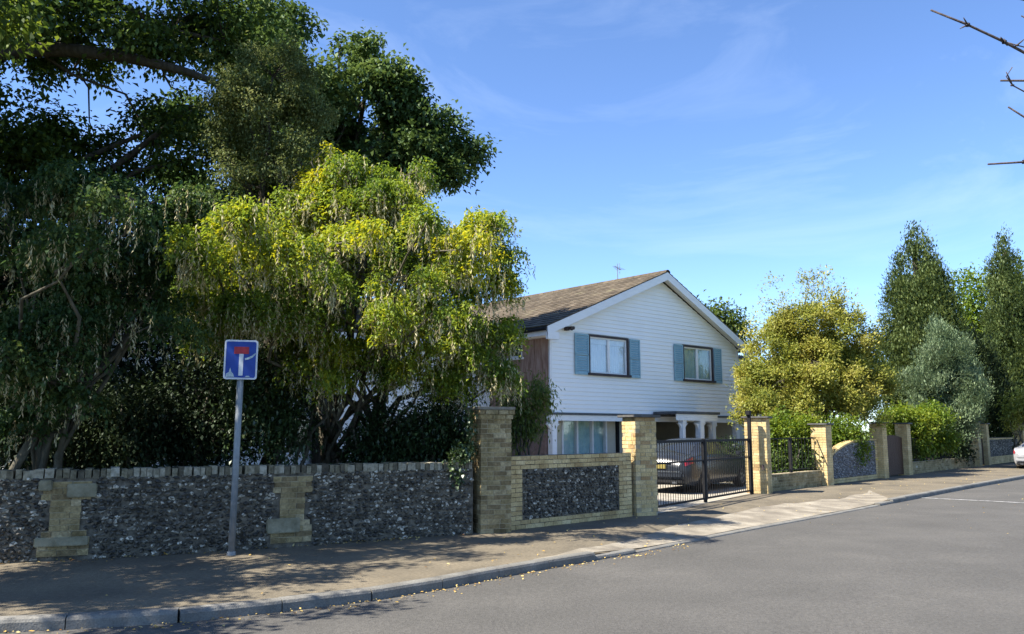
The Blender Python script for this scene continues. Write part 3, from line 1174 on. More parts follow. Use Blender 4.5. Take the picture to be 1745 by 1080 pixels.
for wi, (x0, x1, z0, z1) in enumerate(WIN):
    mm = MB()                                    # dark outer frame
    mm.box(x0 - .05, x1 + .05, -.035, .12, z1 - .02, z1 + .045)
    mm.box(x0 - .05, x0 + .02, -.032, .12, z0, z1 - .02)
    mm.box(x1 - .02, x1 + .05, -.032, .12, z0, z1 - .02)
    w_ = mm.build('window', M['dark_frame'], house)
    one_box('sill', M['dark_frame'], w_, x0 - .13, x1 + .09, -.11, .12, z0 - .075, z0 - .001)
    xm = (x0 + x1) / 2 + (.02 if wi == 0 else -.02)
    for a, b in ((x0 + .021, xm - .002), (xm + .002, x1 - .021)):
        mm = MB()
        t = .055
        mm.box(a, b, .02, .07, z0 + .001, z0 + t)
        mm.box(a, b, .02, .07, z1 - .02 - t, z1 - .021)
        mm.box(a, a + t, .02, .07, z0 + t, z1 - .02 - t)
        mm.box(b - t, b, .02, .07, z0 + t, z1 - .02 - t)
        mm.build('casement', M['white'], w_)
        one_box('pane', M['glass'], w_, a + t - .004, b - t + .004, .042, .048, z0 + t - .004, z1 - .016 - t)
    if wi == 0:
        curtains(w_, M['curtain'], x0 + .05, xm - .06, .11, z0 - .05, z1)
        curtains(w_, M['curtain'], xm + .08, x1 - .02, .11, z0 - .05, z1)
        one_box('blind', M['curtain'], w_, x0 - .1, x1 + .1, .082, .09, z1 - .25, z1 + .03)
    else:
        curtains(w_, M['curtain_green'], x0 - .05, x1 + .05, .11, z0 - .05, z1)
    m_ = MB()
    m_.box(x0 - .9, x1 + 1.6, 1.6, 1.7, z0 - .5, z1 + .2)
    m_.box(x0 - .4, x1 + .4, .26, 1.6, z0 - .56, z0 - .5)
    m_.build('room', M['interior'], w_)
    # louvred shutters
    for a, b in ((x0 - .72, x0 - .075), (x1 + .085, x1 + .62)) if wi == 0 else ((x0 - .60, x0 - .075), (x1 + .085, x1 + .56)):
        zb, zt = z0 - .08, z1 + .03
        mm = MB()
        t = .06
        mm.box(a, b, -.06, -.025, zb, zb + t)
        mm.box(a, b, -.06, -.025, zt - t, zt)
        mm.box(a, b, -.06, -.025, (zb + zt) / 2 - .03, (zb + zt) / 2 + .03)
        mm.box(a, a + t, -.06, -.025, zb + t, zt - t)
        mm.box(b - t, b, -.06, -.025, zb + t, zt - t)
        sh = mm.build('shutter', M['shutter'], house)
        sl = MB()
        sl.hexa([(a + t, -.058, -.045), (b - t, -.058, -.045), (b - t, -.05, -.045), (a + t, -.05, -.045),
                 (a + t, -.036, .03), (b - t, -.036, .03), (b - t, -.028, .03), (a + t, -.028, .03)])
        sm = sl.mesh('slat', M['shutter'])
        zz = zb + t + .045
        while zz < zt - t - .02:
            if abs(zz - (zb + zt) / 2) > .06:
                link('slat', sm, sh, (0, 0, zz))
            zz += .082
# roof: two slopes with tile courses
ROOF_E, ROOF_R = 5.06, 7.34
SLL = (ROOF_R - ROOF_E) / APX
SLR = (ROOF_R - ROOF_E) / (HW - APX)
DEPTH = 12.0


def slab(name, p, t, mat, parent):
    m_ = MB()
    m_.hexa([(a, b, c - t) for a, b, c in p] + list(p))
    return m_.build(name, mat, parent)


def tiles(parent, o, du, dv, nu, nv, wu, wv, nrm):
    """Tile courses: u along the eave, v up the slope; each tile its own little slab, joined as one part."""
    m_ = MB()
    for j in range(nv):
        sh = (j % 2) * .5 * wu
        for i in range(nu):
            u0 = i * wu - sh + .004
            u1 = u0 + wu - .008
            u0 = max(u0, 0)
            lift = random.uniform(0, .006)
            a = o + du * u0 + dv * (j * wv)
            b = o + du * u1 + dv * (j * wv)
            c = o + du * u1 + dv * ((j + 1) * wv + .06)
            d = o + du * u0 + dv * ((j + 1) * wv + .06)
            t0, t1 = nrm * (.034 + lift), nrm * .014
            t = min(max(random.gauss(.5, .2) + .25 * noise.noise((a.x * .7, a.y * .7, a.z)), 0), 1)
            m_.hexa([a, b, c, d, a + t0, b + t0, c + t1, d + t1], t)
    return tag(m_.build('roof_tiles', M['tile'], parent), kind='stuff')


xe = -.45
roof = slab('roof', [(xe, -.36, ROOF_E + SLL * xe), (APX, -.36, ROOF_R), (APX, DEPTH, ROOF_R), (xe, DEPTH, ROOF_E + SLL * xe)], .09, M['felt'], house)
dvl = Vector((1, 0, SLL)).normalized()
nl = Vector((-SLL, 0, 1)).normalized()
Ls = (APX - xe) * math.sqrt(1 + SLL ** 2)
tiles(roof, Vector((xe - .03, -.40, ROOF_E + SLL * (xe - .03))) + nl * .002, Vector((0, 1, 0)), dvl, int(12.4 / .30), 21, .30, Ls / 21, nl)
xr_ = HW + .45
roof2 = slab('roof', [(APX, -.36, ROOF_R), (xr_, -.36, ROOF_R - SLR * (xr_ - APX)), (xr_, DEPTH, ROOF_R - SLR * (xr_ - APX)), (APX, DEPTH, ROOF_R)], .09, M['felt'], house)
dvr = Vector((-1, 0, SLR)).normalized()
nr = Vector((SLR, 0, 1)).normalized()
Lr = (xr_ - APX) * math.sqrt(1 + SLR ** 2)
tiles(roof2, Vector((xr_ + .03, -.40, ROOF_R - SLR * (xr_ + .03 - APX))) + nr * .002, Vector((0, 1, 0)), dvr, int(12.4 / .30), 19, .30, Lr / 19, nr)
m = MB()
for i in range(40):
    y0 = -.42 + i * .31
    m.grid([[(APX + .13 * math.cos(w), y, ROOF_R - .03 + .11 * math.sin(w)) for w in np.linspace(math.pi, 0, 6)] for y in (y0, y0 + .30)], random.uniform(.2, .6))
tag(m.build('ridge_tiles', M['tile'], roof), kind='stuff')
# barge boards and soffit of the gable overhang
for (xa, za), (xb, zb_) in (((xe - .02, ROOF_E + SLL * (xe - .02)), (APX, ROOF_R)), ((xr_ + .02, ROOF_R - SLR * (xr_ + .02 - APX)), (APX, ROOF_R))):
    mm = MB()
    dz = .29
    mm.hexa([(xa, -.40, za - dz), (xb, -.40, zb_ - dz), (xb, -.362, zb_ - dz), (xa, -.362, za - dz),
             (xa, -.40, za - .012), (xb, -.40, zb_ - .012), (xb, -.362, zb_ - .012), (xa, -.362, za - .012)])
    mm.build('barge_board', M['white'], house)
    mm = MB()
    mm.hexa([(xa, -.361, za - .14), (xb, -.361, zb_ - .14), (xb, -.0, zb_ - .14), (xa, -.0, za - .14),
             (xa, -.361, za - .10), (xb, -.361, zb_ - .10), (xb, -.0, zb_ - .10), (xa, -.0, za - .10)])
    mm.build('soffit', M['white'], house)
# boxed eave at the left corner, fascia and gutter along the side
zE = ROOF_E + SLL * xe
one_box('eave_box', M['white'], house, xe - .02, .02, -.41, -.30, zE - .42, zE - .18, bevel=.004)
one_box('eave_box', M['white'], house, HW - .02, xr_ + .02, -.41, -.30, ROOF_R - SLR * (xr_ - APX) - .33, ROOF_R - SLR * (xr_ - APX) - .12, bevel=.004)
one_box('fascia', M['white'], house, xe - .012, xe + .012, -.30, 2.75, zE - .30, zE - .095)
one_box('soffit', M['white'], house, xe + .013, 0, -.299, 2.75, zE - .30, zE - .28)
mm = MB()
mm.tube([(xe - .07, -.36, zE - .10), (xe - .07, 2.8, zE - .11)], [.058, .058], 8)
mm.build('gutter', M['iron'], house)
# brown timber boards of the side wall, red brick below
one_box('side_wall', M['red_brick'], house, .03, .25, .26, DEPTH, -.05, JET)
one_box('side_wall', M['felt'], house, .03, .25, .26, DEPTH, JET + .002, EAVE + .05)
y = .07
while y < 3.0:
    mm = MB()
    j = random.uniform(-.004, .004)
    mm.box(-.022 + j, .028, y + .003, y + .142, JET - .05, EAVE - .02)
    mm.build('timber_board', M['timber'], house)
    y += .145
mm = MB()
mm.box(-.03, .06, 1.30, 1.92, 4.02, 4.08)
mm.box(-.03, .06, 1.30, 1.92, 4.50, 4.56)
mm.box(-.03, .06, 1.30, 1.36, 4.08, 4.50)
mm.box(-.03, .06, 1.86, 1.92, 4.08, 4.50)
sw = mm.build('window', M['white'], house)
one_box('pane', M['car_glass'], sw, -.027, -.024, 1.36, 1.86, 4.08, 4.50)
one_box('sill', M['white'], sw, -.10, .02, 1.22, 2.0, 3.95, 4.015)
one_box('side_wall', M['beige'], house, HW - .25, HW - .03, .26, DEPTH, -.05, EAVE)
one_box('rear_wall', M['beige'], house, .26, HW - .26, DEPTH - .25, DEPTH - .03, -.05, EAVE)
# security lamp under the left barge
mm = MB()
mm.box(.60, .72, -.17, -.03, 4.83, 4.95)
mm.tube([(.74, -.05, 4.93), (.74, -.26, 4.89)], [.045, .07], 10)
mm.tube([(.88, -.05, 4.95), (.88, -.20, 4.92)], [.045, .06], 10)
mm.build('security_lamp', M['dark_frame'], house, bevel=.004)
# dark strip painting the shadow line under the boards, white beam and posts of the jetty
one_box('shadow_strip', M['lead'], house, -.03, HW + .03, -.05, .25, JET - .075, JET - .005)
one_box('beam', M['white'], house, 0, HW, -.01, .19, 1.94, JET - .077)
one_box('jetty_ceiling', M['white'], house, .26, HW, .20, 5.0, JET - .12, JET - .075)


def column(x, y, w, top, par=house):
    mm = MB()
    mm.box(x - w / 2, x + w / 2, y - w / 2, y + w / 2, -.03, top - .10)
    mm.box(x - w / 2 - .04, x + w / 2 + .04, y - w / 2 - .04, y + w / 2 + .04, -.03, .16)
    mm.box(x - w / 2 - .03, x + w / 2 + .03, y - w / 2 - .03, y + w / 2 + .03, top - .099, top - .001)
    for sgn in (-1, 1):                          # curved brackets
        pts = []
        for k in range(6):
            a = k / 5 * math.pi / 2
            pts.append((.26 - .26 * math.cos(a), -.30 + .30 * math.sin(a)))
        for k in range(5):
            (u0, z0), (u1, z1) = pts[k], pts[k + 1]
            X0, X1 = x + sgn * (w / 2 + u0), x + sgn * (w / 2 + u1)
            mm.hexa([(X0, y - .04, top - .1 + z0), (X1, y - .04, top - .1 + z1), (X1, y + .04, top - .1 + z1), (X0, y + .04, top - .1 + z0),
                     (X0, y - .04, top - .102), (X1, y - .04, top - .102), (X1, y + .04, top - .102), (X0, y + .04, top - .102)])
    return mm.build('column', M['white'], par)


for x in (.17, 4.72, 8.62, HW - .15):
    column(x, .09, .20, 1.94)
# ground floor behind the posts: brick with a wide window, then an open loggia
m = MB()
m.box(.25, 1.35, .9, 1.1, -.05, JET - .12)
m.box(3.55, 4.7, .9, 1.1, -.05, JET - .12)
m.box(1.35, 3.55, .9, 1.1, -.05, .70)
m.build('ground_floor_wall', M['beige'], house)
m = MB()
m.box(1.35, 3.55, .86, 1.0, JET - .18, JET - .121)
m.box(1.35, 3.55, .86, 1.0, .70, .78)
for x in (1.35, 2.05, 2.8, 3.48):
    m.box(x, x + .07, .861, .999, .781, JET - .181)
gw = m.build('window', M['white'], house)
for x in (1.42, 2.12, 2.87):
    one_box('pane', M['glass'], gw, x, x + .62, .92, .926, .78, JET - .18)
curtains(gw, M['curtain_blue'], 1.35, 3.55, 1.04, .72, JET - .12, 60, .03)
one_box('drainpipe', M['iron'], house, 4.02, 4.12, .80, .895, -.05, JET - .13)
one_box('loggia_wall', M['beige'], house, 4.7, HW, 4.8, 5.0, -.05, JET - .13)
for x in (7.6,):
    mm = MB()
    mm.box(x, x + .9, 4.74, 4.80, .9, 1.9)
    wn_ = mm.build('window', M['white'], house)
    one_box('pane', M['car_glass'], wn_, x + .06, x + .84, 4.73, 4.739, .96, 1.84)
one_box('loggia_wall', M['beige'], house, 4.7, 4.9, 1.1, 4.8, -.05, JET - .13)
# porch canopy over the door, on two white posts
one_box('canopy', M['lead'], house, 4.95, 7.55, -1.05, -.052, 2.20, 2.29, bevel=.01)
one_box('canopy_fascia', M['white'], house, 5.05, 7.45, -1.0, -.97, 1.98, 2.198)
column(5.55, -.86, .15, 1.98)
column(6.55, -.86, .22, 1.98)
one_box('door', M['white'], house, 5.0, 5.9, 4.70, 4.79, -.03, 1.95)
# aerial on the far side of the ridge
m = MB()
az = 8.05
m.tube([(6.2, 2.6, 7.0), (6.2, 2.6, az + .15)], [.022, .018], 6)
m.tube([(5.75, 2.35, az - .05), (6.75, 2.9, az + .02)], [.012, .012], 5)
for k in range(7):
    t = k / 6
    c_ = Vector((5.75, 2.35, az - .05)).lerp(Vector((6.75, 2.9, az + .02)), t)
    e_ = .10 + .13 * t
    m.tube([c_ + Vector((.48, -.87, 0)) * e_ * .8, c_ - Vector((.48, -.87, 0)) * e_ * .8], [.006, .006], 4)
m.tube([(6.5, 2.75, az - .22), (6.5, 2.75, az + .24)], [.012, .012], 4)
m.tube([(6.05, 2.5, 7.45), (6.4, 2.72, 7.45)], [.010, .010], 4)
m.build('aerial', M['alu'], house)
# left wing, seen only between the trees
one_box('wing_wall', M['white'], house, -14.0, .02, 3.0, 3.25, -.05, 4.62)
one_box('wing_wall', M['white'], house, -14.0, -13.75, 3.26, 9.0, -.05, 4.62)
for k in range(16):
    one_box('weatherboard', M['board'], house, -14.0, -.03, 2.955 - .006 * (k % 2), 2.997, 2.2 + k * .15, 2.2 + k * .15 + .145)
for x in (-11.5, -8.2, -4.6):
    mm = MB()
    mm.box(x, x + 1.5, 2.93, 3.02, .95, 2.05)
    ww = mm.build('window', M['white'], house)
    one_box('pane', M['car_glass'], ww, x + .07, x + .71, 2.92, 2.929, 1.02, 1.98)
    one_box('pane', M['car_glass'], ww, x + .79, x + 1.43, 2.92, 2.929, 1.02, 1.98)
wroof = slab('roof', [(-14.4, 2.55, 4.55), (2.2, 2.55, 4.55), (2.2, 6.1, 6.12), (-14.4, 6.1, 6.12)], .09, M['felt'], house)
slab('roof', [(-14.4, 6.1, 6.12), (2.2, 6.1, 6.12), (2.2, 9.5, 4.5), (-14.4, 9.5, 4.5)], .09, M['felt'], house)
dw = Vector((0, 3.55, 1.57)).normalized()
nw = Vector((0, -1.57, 3.55)).normalized()
tiles(wroof, Vector((-14.4, 2.5, 4.53)) + nw * .002, Vector((1, 0, 0)), dw, 55, 13, .30, 3.9 / 13, nw)
one_box('fascia', M['white'], house, -14.4, -.46, 2.53, 2.549, 4.30, 4.50)
# rendered extension on the far side
one_box('extension_wall', M['beige'], house, HW + .3, 16.2, 3.2, 3.5, -.05, 5.0)
one_box('extension_roof', M['lead'], house, HW + .25, 16.4, 3.0, 8.0, 5.002, 5.12)
one_box('extension_wall', M['beige'], house, 15.9, 16.2, 3.501, 8.0, -.05, 5.0)

# ------------------------------------------------------------------ no through road sign
SP = gnd(394, 946)
sign = empty('street_sign', (SP.x, SP.y, 0), R(6))
sign.rotation_euler = (R(-0.4), R(0.3), R(12))
tag(sign, 'blue no through road sign with red bar on grey pole before flint wall', 'sign')
m = MB()
m.tube([(0, 0, -.05), (0, 0, 1.2), (0, 0, 2.78)], [.044, .044, .044], 14)
m.build('pole', M['post'], sign, smooth=True)
m = MB()
m.tube([(0, 0, -.02), (0, 0, .05)], [.062, .055], 14)
m.build('pole_collar', M['post'], sign)


def plate(w, h, r, y0, y1, cz, name, mat, parent, cx=0.0):
    pts = []
    for (sx, sz, a0) in ((1, 1, 0), (-1, 1, 90), (-1, -1, 180), (1, -1, 270)):
        for k in range(6):
            a = R(a0 + 18 * k)
            pts.append((cx + sx * (w / 2 - r) + r * math.cos(a), cz + sz * (h / 2 - r) + r * math.sin(a)))
    m_ = MB()
    m_.grid([[(x, y, z) for x, z in pts] for y in (y0, y1)], close=True)
    m_.poly([(x, y0, z) for x, z in pts][::-1])
    m_.poly([(x, y1, z) for x, z in pts])
    return m_.build(name, mat, parent)


CZ = 2.555
pl = plate(.43, .53, .035, -.060, -.052, CZ, 'sign_plate', M['sign_white'], sign)
plate(.385, .485, .022, -.0635, -.0605, CZ, 'blue_field', M['sign_blue'], pl)
plate(.055, .30, .004, -.0660, -.0638, CZ - .065, 'white_stem', M['sign_white'], pl, cx=.005)
plate(.19, .095, .004, -.0690, -.0638, CZ + .125, 'red_bar', M['sign_red'], pl, cx=.005)
# worn sticker scraps and a smear
def scrap(pts, y):
    m_ = MB()
    m_.poly([(x, y, CZ + z) for x, z in pts])
    m_.build('sticker_scrap', M['sticker'], pl)
scrap([(-.185, -.235), (-.075, -.235), (-.09, -.19), (-.115, -.165), (-.13, -.11), (-.145, -.17), (-.18, -.19)], -.0645)
scrap([(.05, .02), (.09, .03), (.14, .055), (.185, .095), (.188, .075), (.15, .03), (.10, .005), (.055, -.005)], -.0645)
scrap([(.06, -.235), (.13, -.235), (.11, -.215), (.075, -.218)], -.0645)
for z in (CZ + .15, CZ - .15):
    one_box('clip', M['post'], sign, -.07, .07, -.0518, -.03, z - .02, z + .02)


# ------------------------------------------------------------------ cars
ST = [(-2.36, .66, .45, .74, .76, .55), (-2.32, .80, .30, .88, .93, .64), (-2.05, .87, .22, .96, 1.04, .66), (-1.70, .895, .2, .98, 1.09, .64),
      (-1.05, .905, .2, .97, 1.37, .57), (-.25, .905, .2, .95, 1.45, .56), (.45, .905, .2, .94, 1.39, .57), (1.10, .90, .2, .93, 1.07, .62),
      (1.75, .88, .2, .86, .90, .64), (2.20, .80, .23, .72, .76, .60), (2.40, .62, .36, .60, .62, .48)]
ST = np.array(ST)


def cr(P, t):
    """Catmull-Rom interpolation of rows of P at parameter t (0..len-1)."""
    n = len(P)
    i = int(min(max(math.floor(t), 0), n - 2))
    f = t - i
    a, b, c, d = P[max(i - 1, 0)], P[i], P[i + 1], P[min(i + 2, n - 1)]
    m1, m2 = (c - a) / 2, (d - b) / 2
    return (2 * f ** 3 - 3 * f ** 2 + 1) * b + (f ** 3 - 2 * f ** 2 + f) * m1 + (-2 * f ** 3 + 3 * f ** 2) * c + (f ** 3 - f ** 2) * m2


def u_of_x(x):
    lo, hi = 0.0, len(ST) - 1.0
    for _ in range(40):
        mid = (lo + hi) / 2
        if cr(ST, mid)[0] < x:
            lo = mid
        else:
            hi = mid
    return (lo + hi) / 2


def car_pt(x, v, side=1, off=0.0):
    """Body surface: v 0 sill, 1 lower, 2 waist, 3 belt, 4 shoulder of roof, 5 roof middle."""
    s_ = cr(ST, u_of_x(x))
    hw, zb, zl, zr, wr = s_[1:]
    prof = np.array([(hw * .90, zb), (hw * .985, zb + .16), (hw, zb + (zl - zb) * .62), (hw * .955, zl), (wr, zr - .075), (wr * .45, zr - .012), (0.0, zr)])
    p = cr(prof, v)
    if v < 3:
        p = cr(prof[:4], v)
    q = Vector((x, side * p[0], p[1]))
    if off:
        q += Vector((0, side * off, off * .4)) if v < 4 else Vector((0, side * off * .4, off))
    return q


def make_car(name, label, loc, rz, paint, scale=1.0):
    root = empty(name, loc, rz)
    root.scale = (scale,) * 3
    tag(root, label, 'car')
    xs_ = np.concatenate([np.linspace(-2.36, -1.6, 16), np.linspace(-1.55, 1.6, 36), np.linspace(1.65, 2.40, 14)])
    vsn = np.linspace(0, 6, 30)
    mm = MB()
    rows_ = []
    for x in xs_:
        left = [car_pt(x, v, 1) for v in vsn]
        right = [car_pt(x, v, -1) for v in vsn[::-1][1:]]
        rows_.append(left + right)
    mm.grid(rows_)
    mm.poly(rows_[0])
    mm.poly(rows_[-1][::-1])
    mm.grid([[r[0], r[-1]] for r in rows_])
    mm.build('body', paint, root, smooth=True)

    def patch(nm, mat, x0, x1, v0, v1, sides=(1, -1), off=.006, nx=10, nv=8, xs0=None, xs1=None, par=root):
        for sd in sides:
            m_ = MB()
            g = []
            for i in range(nx + 1):
                rw = []
                for k in range(nv + 1):
                    f = k / nv
                    a = x0 + ((xs0 if xs0 is not None else x0) - x0) * f
                    b = x1 + ((xs1 if xs1 is not None else x1) - x1) * f
                    rw.append(car_pt(a + (b - a) * i / nx, v0 + (v1 - v0) * f, sd, off))
                g.append(rw if sd == 1 else rw[::-1])
            m_.grid(g)
            m_.build(nm, mat, par, smooth=True)
    patch('side_window', M['car_glass'], -.98, .02, 3.12, 3.92, xs0=-.75, xs1=-.02)
    patch('side_window', M['car_glass'], .08, .92, 3.12, 3.92, xs0=.04, xs1=.38)
    patch('side_window', M['car_glass'], -1.42, -1.04, 3.12, 3.80, xs0=-1.05, xs1=-.80)
    # rear and front screens, each across the whole width
    for nm, x0, x1 in (('rear_window', -1.72, -1.12), ('windscreen', 1.02, .52)):
        m_ = MB()
        g = []
        for i in range(9):
            x = x0 + (x1 - x0) * i / 8
            L_ = [car_pt(x, v, 1, .007) for v in np.linspace(4.05, 6, 9)]
            R_ = [car_pt(x, v, -1, .007) for v in np.linspace(6, 4.05, 9)[1:]]
            g.append(L_ + R_)
        m_.grid(g)
        m_.build(nm, M['car_glass'], root, smooth=True)
    patch('tail_lamp', M['tail_red'], -2.345, -2.02, 2.35, 2.95, off=.010, nx=12)
    patch('head_lamp', M['chrome'], 1.95, 2.36, 2.2, 2.8, off=.008)
    patch('wheel_arch', M['car_trim'], -1.78, -1.02, 0.02, 1.55, off=.003, xs0=-1.58, xs1=-1.22)
    patch('wheel_arch', M['car_trim'], 1.02, 1.78, 0.02, 1.55, off=.003, xs0=1.22, xs1=1.58)
    one_box('bumper', paint, root, -2.43, -2.28, -.74, .74, .40, .58, bevel=.05)
    one_box('bumper_trim', M['car_trim'], root, -2.40, -2.20, -.72, .72, .27, .398, bevel=.03)
    one_box('bumper_strip', M['chrome'], root, -2.436, -2.425, -.66, .66, .575, .60)
    one_box('number_plate', M['plate'], root, -2.385, -2.36, -.26, .26, .66, .77)
    one_box('boot_handle', M['chrome'], root, -2.37, -2.345, -.38, .38, .79, .815)
    for sd in (1, -1):
        one_box('exhaust', M['chrome'], root, -2.42, -2.3, sd * .5 - .06, sd * .5 + .06, .28, .33)
        mm = MB()
        mm.box(.78, .92, sd * .93 - .0, sd * 1.08, .95, 1.08)
        mm.build('mirror', paint, root, bevel=.03)
    for x in (-1.40, 1.40):
        for sd in (1, -1):
            mm = MB()
            prof = [(.21, -.10), (.30, -.105), (.325, -.08), (.33, 0), (.325, .08), (.30, .105), (.21, .10)]
            mm.grid([[(r * math.cos(w), y, r * math.sin(w)) for r, y in prof] for w in np.linspace(0, 2 * math.pi, 25)])
            wh = mm.build('wheel', M['rubber'], root, smooth=True, loc=(x, sd * .80, .325))
            mm = MB()
            for k in range(5):
                a = 2 * math.pi * k / 5
                c_, s_ = math.cos(a), math.sin(a)
                mm.hexa([(c_ * r - s_ * t, sd * y, s_ * r + c_ * t) for y in (.07, .095) for r, t in ((.04, -.035), (.215, -.03), (.215, .03), (.04, .035))])
            mm.grid([[(r * math.cos(w), sd * y, r * math.sin(w)) for r, y in ((.215, .05), (.22, .1), (.20, .1), (.195, .04), (.02, .035))] for w in np.linspace(0, 2 * math.pi, 25)])
            mm.build('rim', M['rim'], wh)
    return root


hd = R(55)
make_car('parked_car', 'dark grey saloon car parked behind the black drive gate', (5.0 + 1.4 * math.cos(hd) - .8 * math.sin(hd), 22.1 + 1.4 * math.sin(hd) + .8 * math.cos(hd), .008), hd, M['car_grey'], 1.02).scale.z = .97
hd2 = R(46)
q = gnd(1727, 803, ROAD_Z)
make_car('parked_car', 'silver saloon car parked on the road beyond the brick pillars',
         (q.x + 2.4 * math.cos(hd2) + .85 * math.sin(hd2), q.y + 2.4 * math.sin(hd2) - .85 * math.cos(hd2), ROAD_Z + .012), hd2, M['car_silver'])


# ------------------------------------------------------------------ trees and shrubs
def unit(v):
    return v / np.maximum(np.linalg.norm(v, axis=1, keepdims=True), 1e-6)


def leaf_quads(P, A, N, L, W, fold=0.25):
    """One folded rhombus per leaf: base P, axis A, face normal N, length L, width W."""
    A = unit(A)
    S = unit(np.cross(A, N))
    Nn = np.cross(S, A)
    L, W = L[:, None], W[:, None]
    base = P
    tip = P + A * L
    mid = P + A * L * 0.48
    v = np.stack([base, mid + S * W * .5 + Nn * W * fold, tip - Nn * W * fold * .6, mid - S * W * .5 + Nn * W * fold], 1)
    return v.reshape(-1, 3)


def grow_crown(lobes, clumps, leaves, size, spread, style, tint_mu=0.5, tint_sd=0.2, shell=0.55, gap=0.0, gscale=0.8, seed=1, aspect=0.5, tint_noise=.25):
    """Leaf clumps spread through ellipsoid lobes. lobes: (centre, radii, weight, tint shift). Returns verts, tints, clump centres."""
    g = np.random.default_rng(seed)
    tot = sum(l[2] * (l[1][0] * l[1][1] * l[1][2]) ** .667 for l in lobes)
    V, T, C = [], [], []
    for c, r, w, ts in lobes:
        n = max(4, int(clumps * w * (r[0] * r[1] * r[2]) ** .667 / tot))
        d = unit(g.normal(size=(n, 3)))
        rad = shell + (1.04 - shell) * g.random(n) ** .6
        far_ = g.random(n) < .22
        rad[far_] = g.random(far_.sum()) * shell
        cc = np.array(c) + d * rad[:, None] * np.array(r)
        if gap > 0:
            keep = np.array([noise.noise(Vector(p) * gscale + Vector((seed * 3.1, 0, 0))) > gap - .55 for p in cc])
            cc, d = cc[keep], d[keep]
            n = len(cc)
        if n == 0:
            continue
        keep = cc[:, 2] > .15
        cc, d = cc[keep], d[keep]
        n = len(cc)
        C.append(cc)
        k = np.maximum(3, g.poisson(leaves, n))
        idx = np.repeat(np.arange(n), k)
        m_ = len(idx)
        sp = np.array(spread) if hasattr(spread, '__len__') else np.array([spread] * 3)
        P = cc[idx] + g.normal(size=(m_, 3)) * sp
        out = d[idx]
        rnd = g.normal(size=(m_, 3))
        up = np.array([0, 0, 1.0])
        if style == 'spray':                     # hanging sprays: leaves strung along a drooping twig
            hd_ = unit(np.concatenate([d[:, :2] + g.normal(size=(n, 2)) * .7, np.zeros((n, 1))], 1))
            t_ = g.random(m_)
            ln = g.uniform(.22, .48, n)[idx]
            P = cc[idx] + hd_[idx] * (ln * .75 * t_)[:, None] + np.array([0, 0, 1.0]) * (ln * (.12 * t_ - .95 * t_ ** 2))[:, None] + g.normal(size=(m_, 3)) * sp
            A = unit(hd_[idx] * .4 + rnd * .6 + np.array([0, 0, -.6]))
            N = unit(up * .7 + rnd * .75 + out * .2)
        elif style == 'broad':
            A = unit(out * .7 + rnd * .8 + np.array([0, 0, -.45]))
            N = unit(up * .9 + out * .4 + rnd * .55)
        elif style == 'droop':
            A = unit(out * .3 + rnd * .55 + np.array([0, 0, -.9]))
            N = unit(up * .7 + out * .4 + rnd * .7)
        elif style == 'upright':
            A = unit(out * .6 + rnd * .5 + np.array([0, 0, .8]))
            N = unit(out + rnd * .5)
        else:                                    # twiggy
            A = unit(out * .5 + rnd * .9 + np.array([0, 0, .3]))
            N = unit(rnd + out * .4)
        L = size * g.uniform(.65, 1.35, m_)
        V.append(leaf_quads(P, A, N, L, L * aspect * g.uniform(.8, 1.2, m_)))
        ct = np.array([noise.noise(Vector(p) * .9 + Vector((0, seed * 1.7, 0))) for p in cc]) * tint_noise * 2
        T.append(np.clip(tint_mu + ts + ct[idx] + g.normal(size=n)[idx] * tint_sd * .6 + g.normal(size=m_) * tint_sd, 0, 1))
    return np.concatenate(V), np.concatenate(T), np.concatenate(C)


def as_mesh(name, V, T, mat, parent):
    n = len(V) // 4
    return tag(quads(name, V - np.array(parent.location), np.arange(4 * n).reshape(-1, 4), T, mat, parent), kind='stuff')


def wob(a, b, n, amp, g, sag=0.0):
    a, b = Vector(a), Vector(b)
    L = (b - a).length
    pts = []
    for i in range(n + 1):
        t = i / n
        p = a.lerp(b, t)
        k = amp * L * math.sin(math.pi * t)
        p += Vector(g.normal(size=3)) * k * .5
        p.z += sag * L * math.sin(math.pi * t)
        pts.append(p)
    return pts


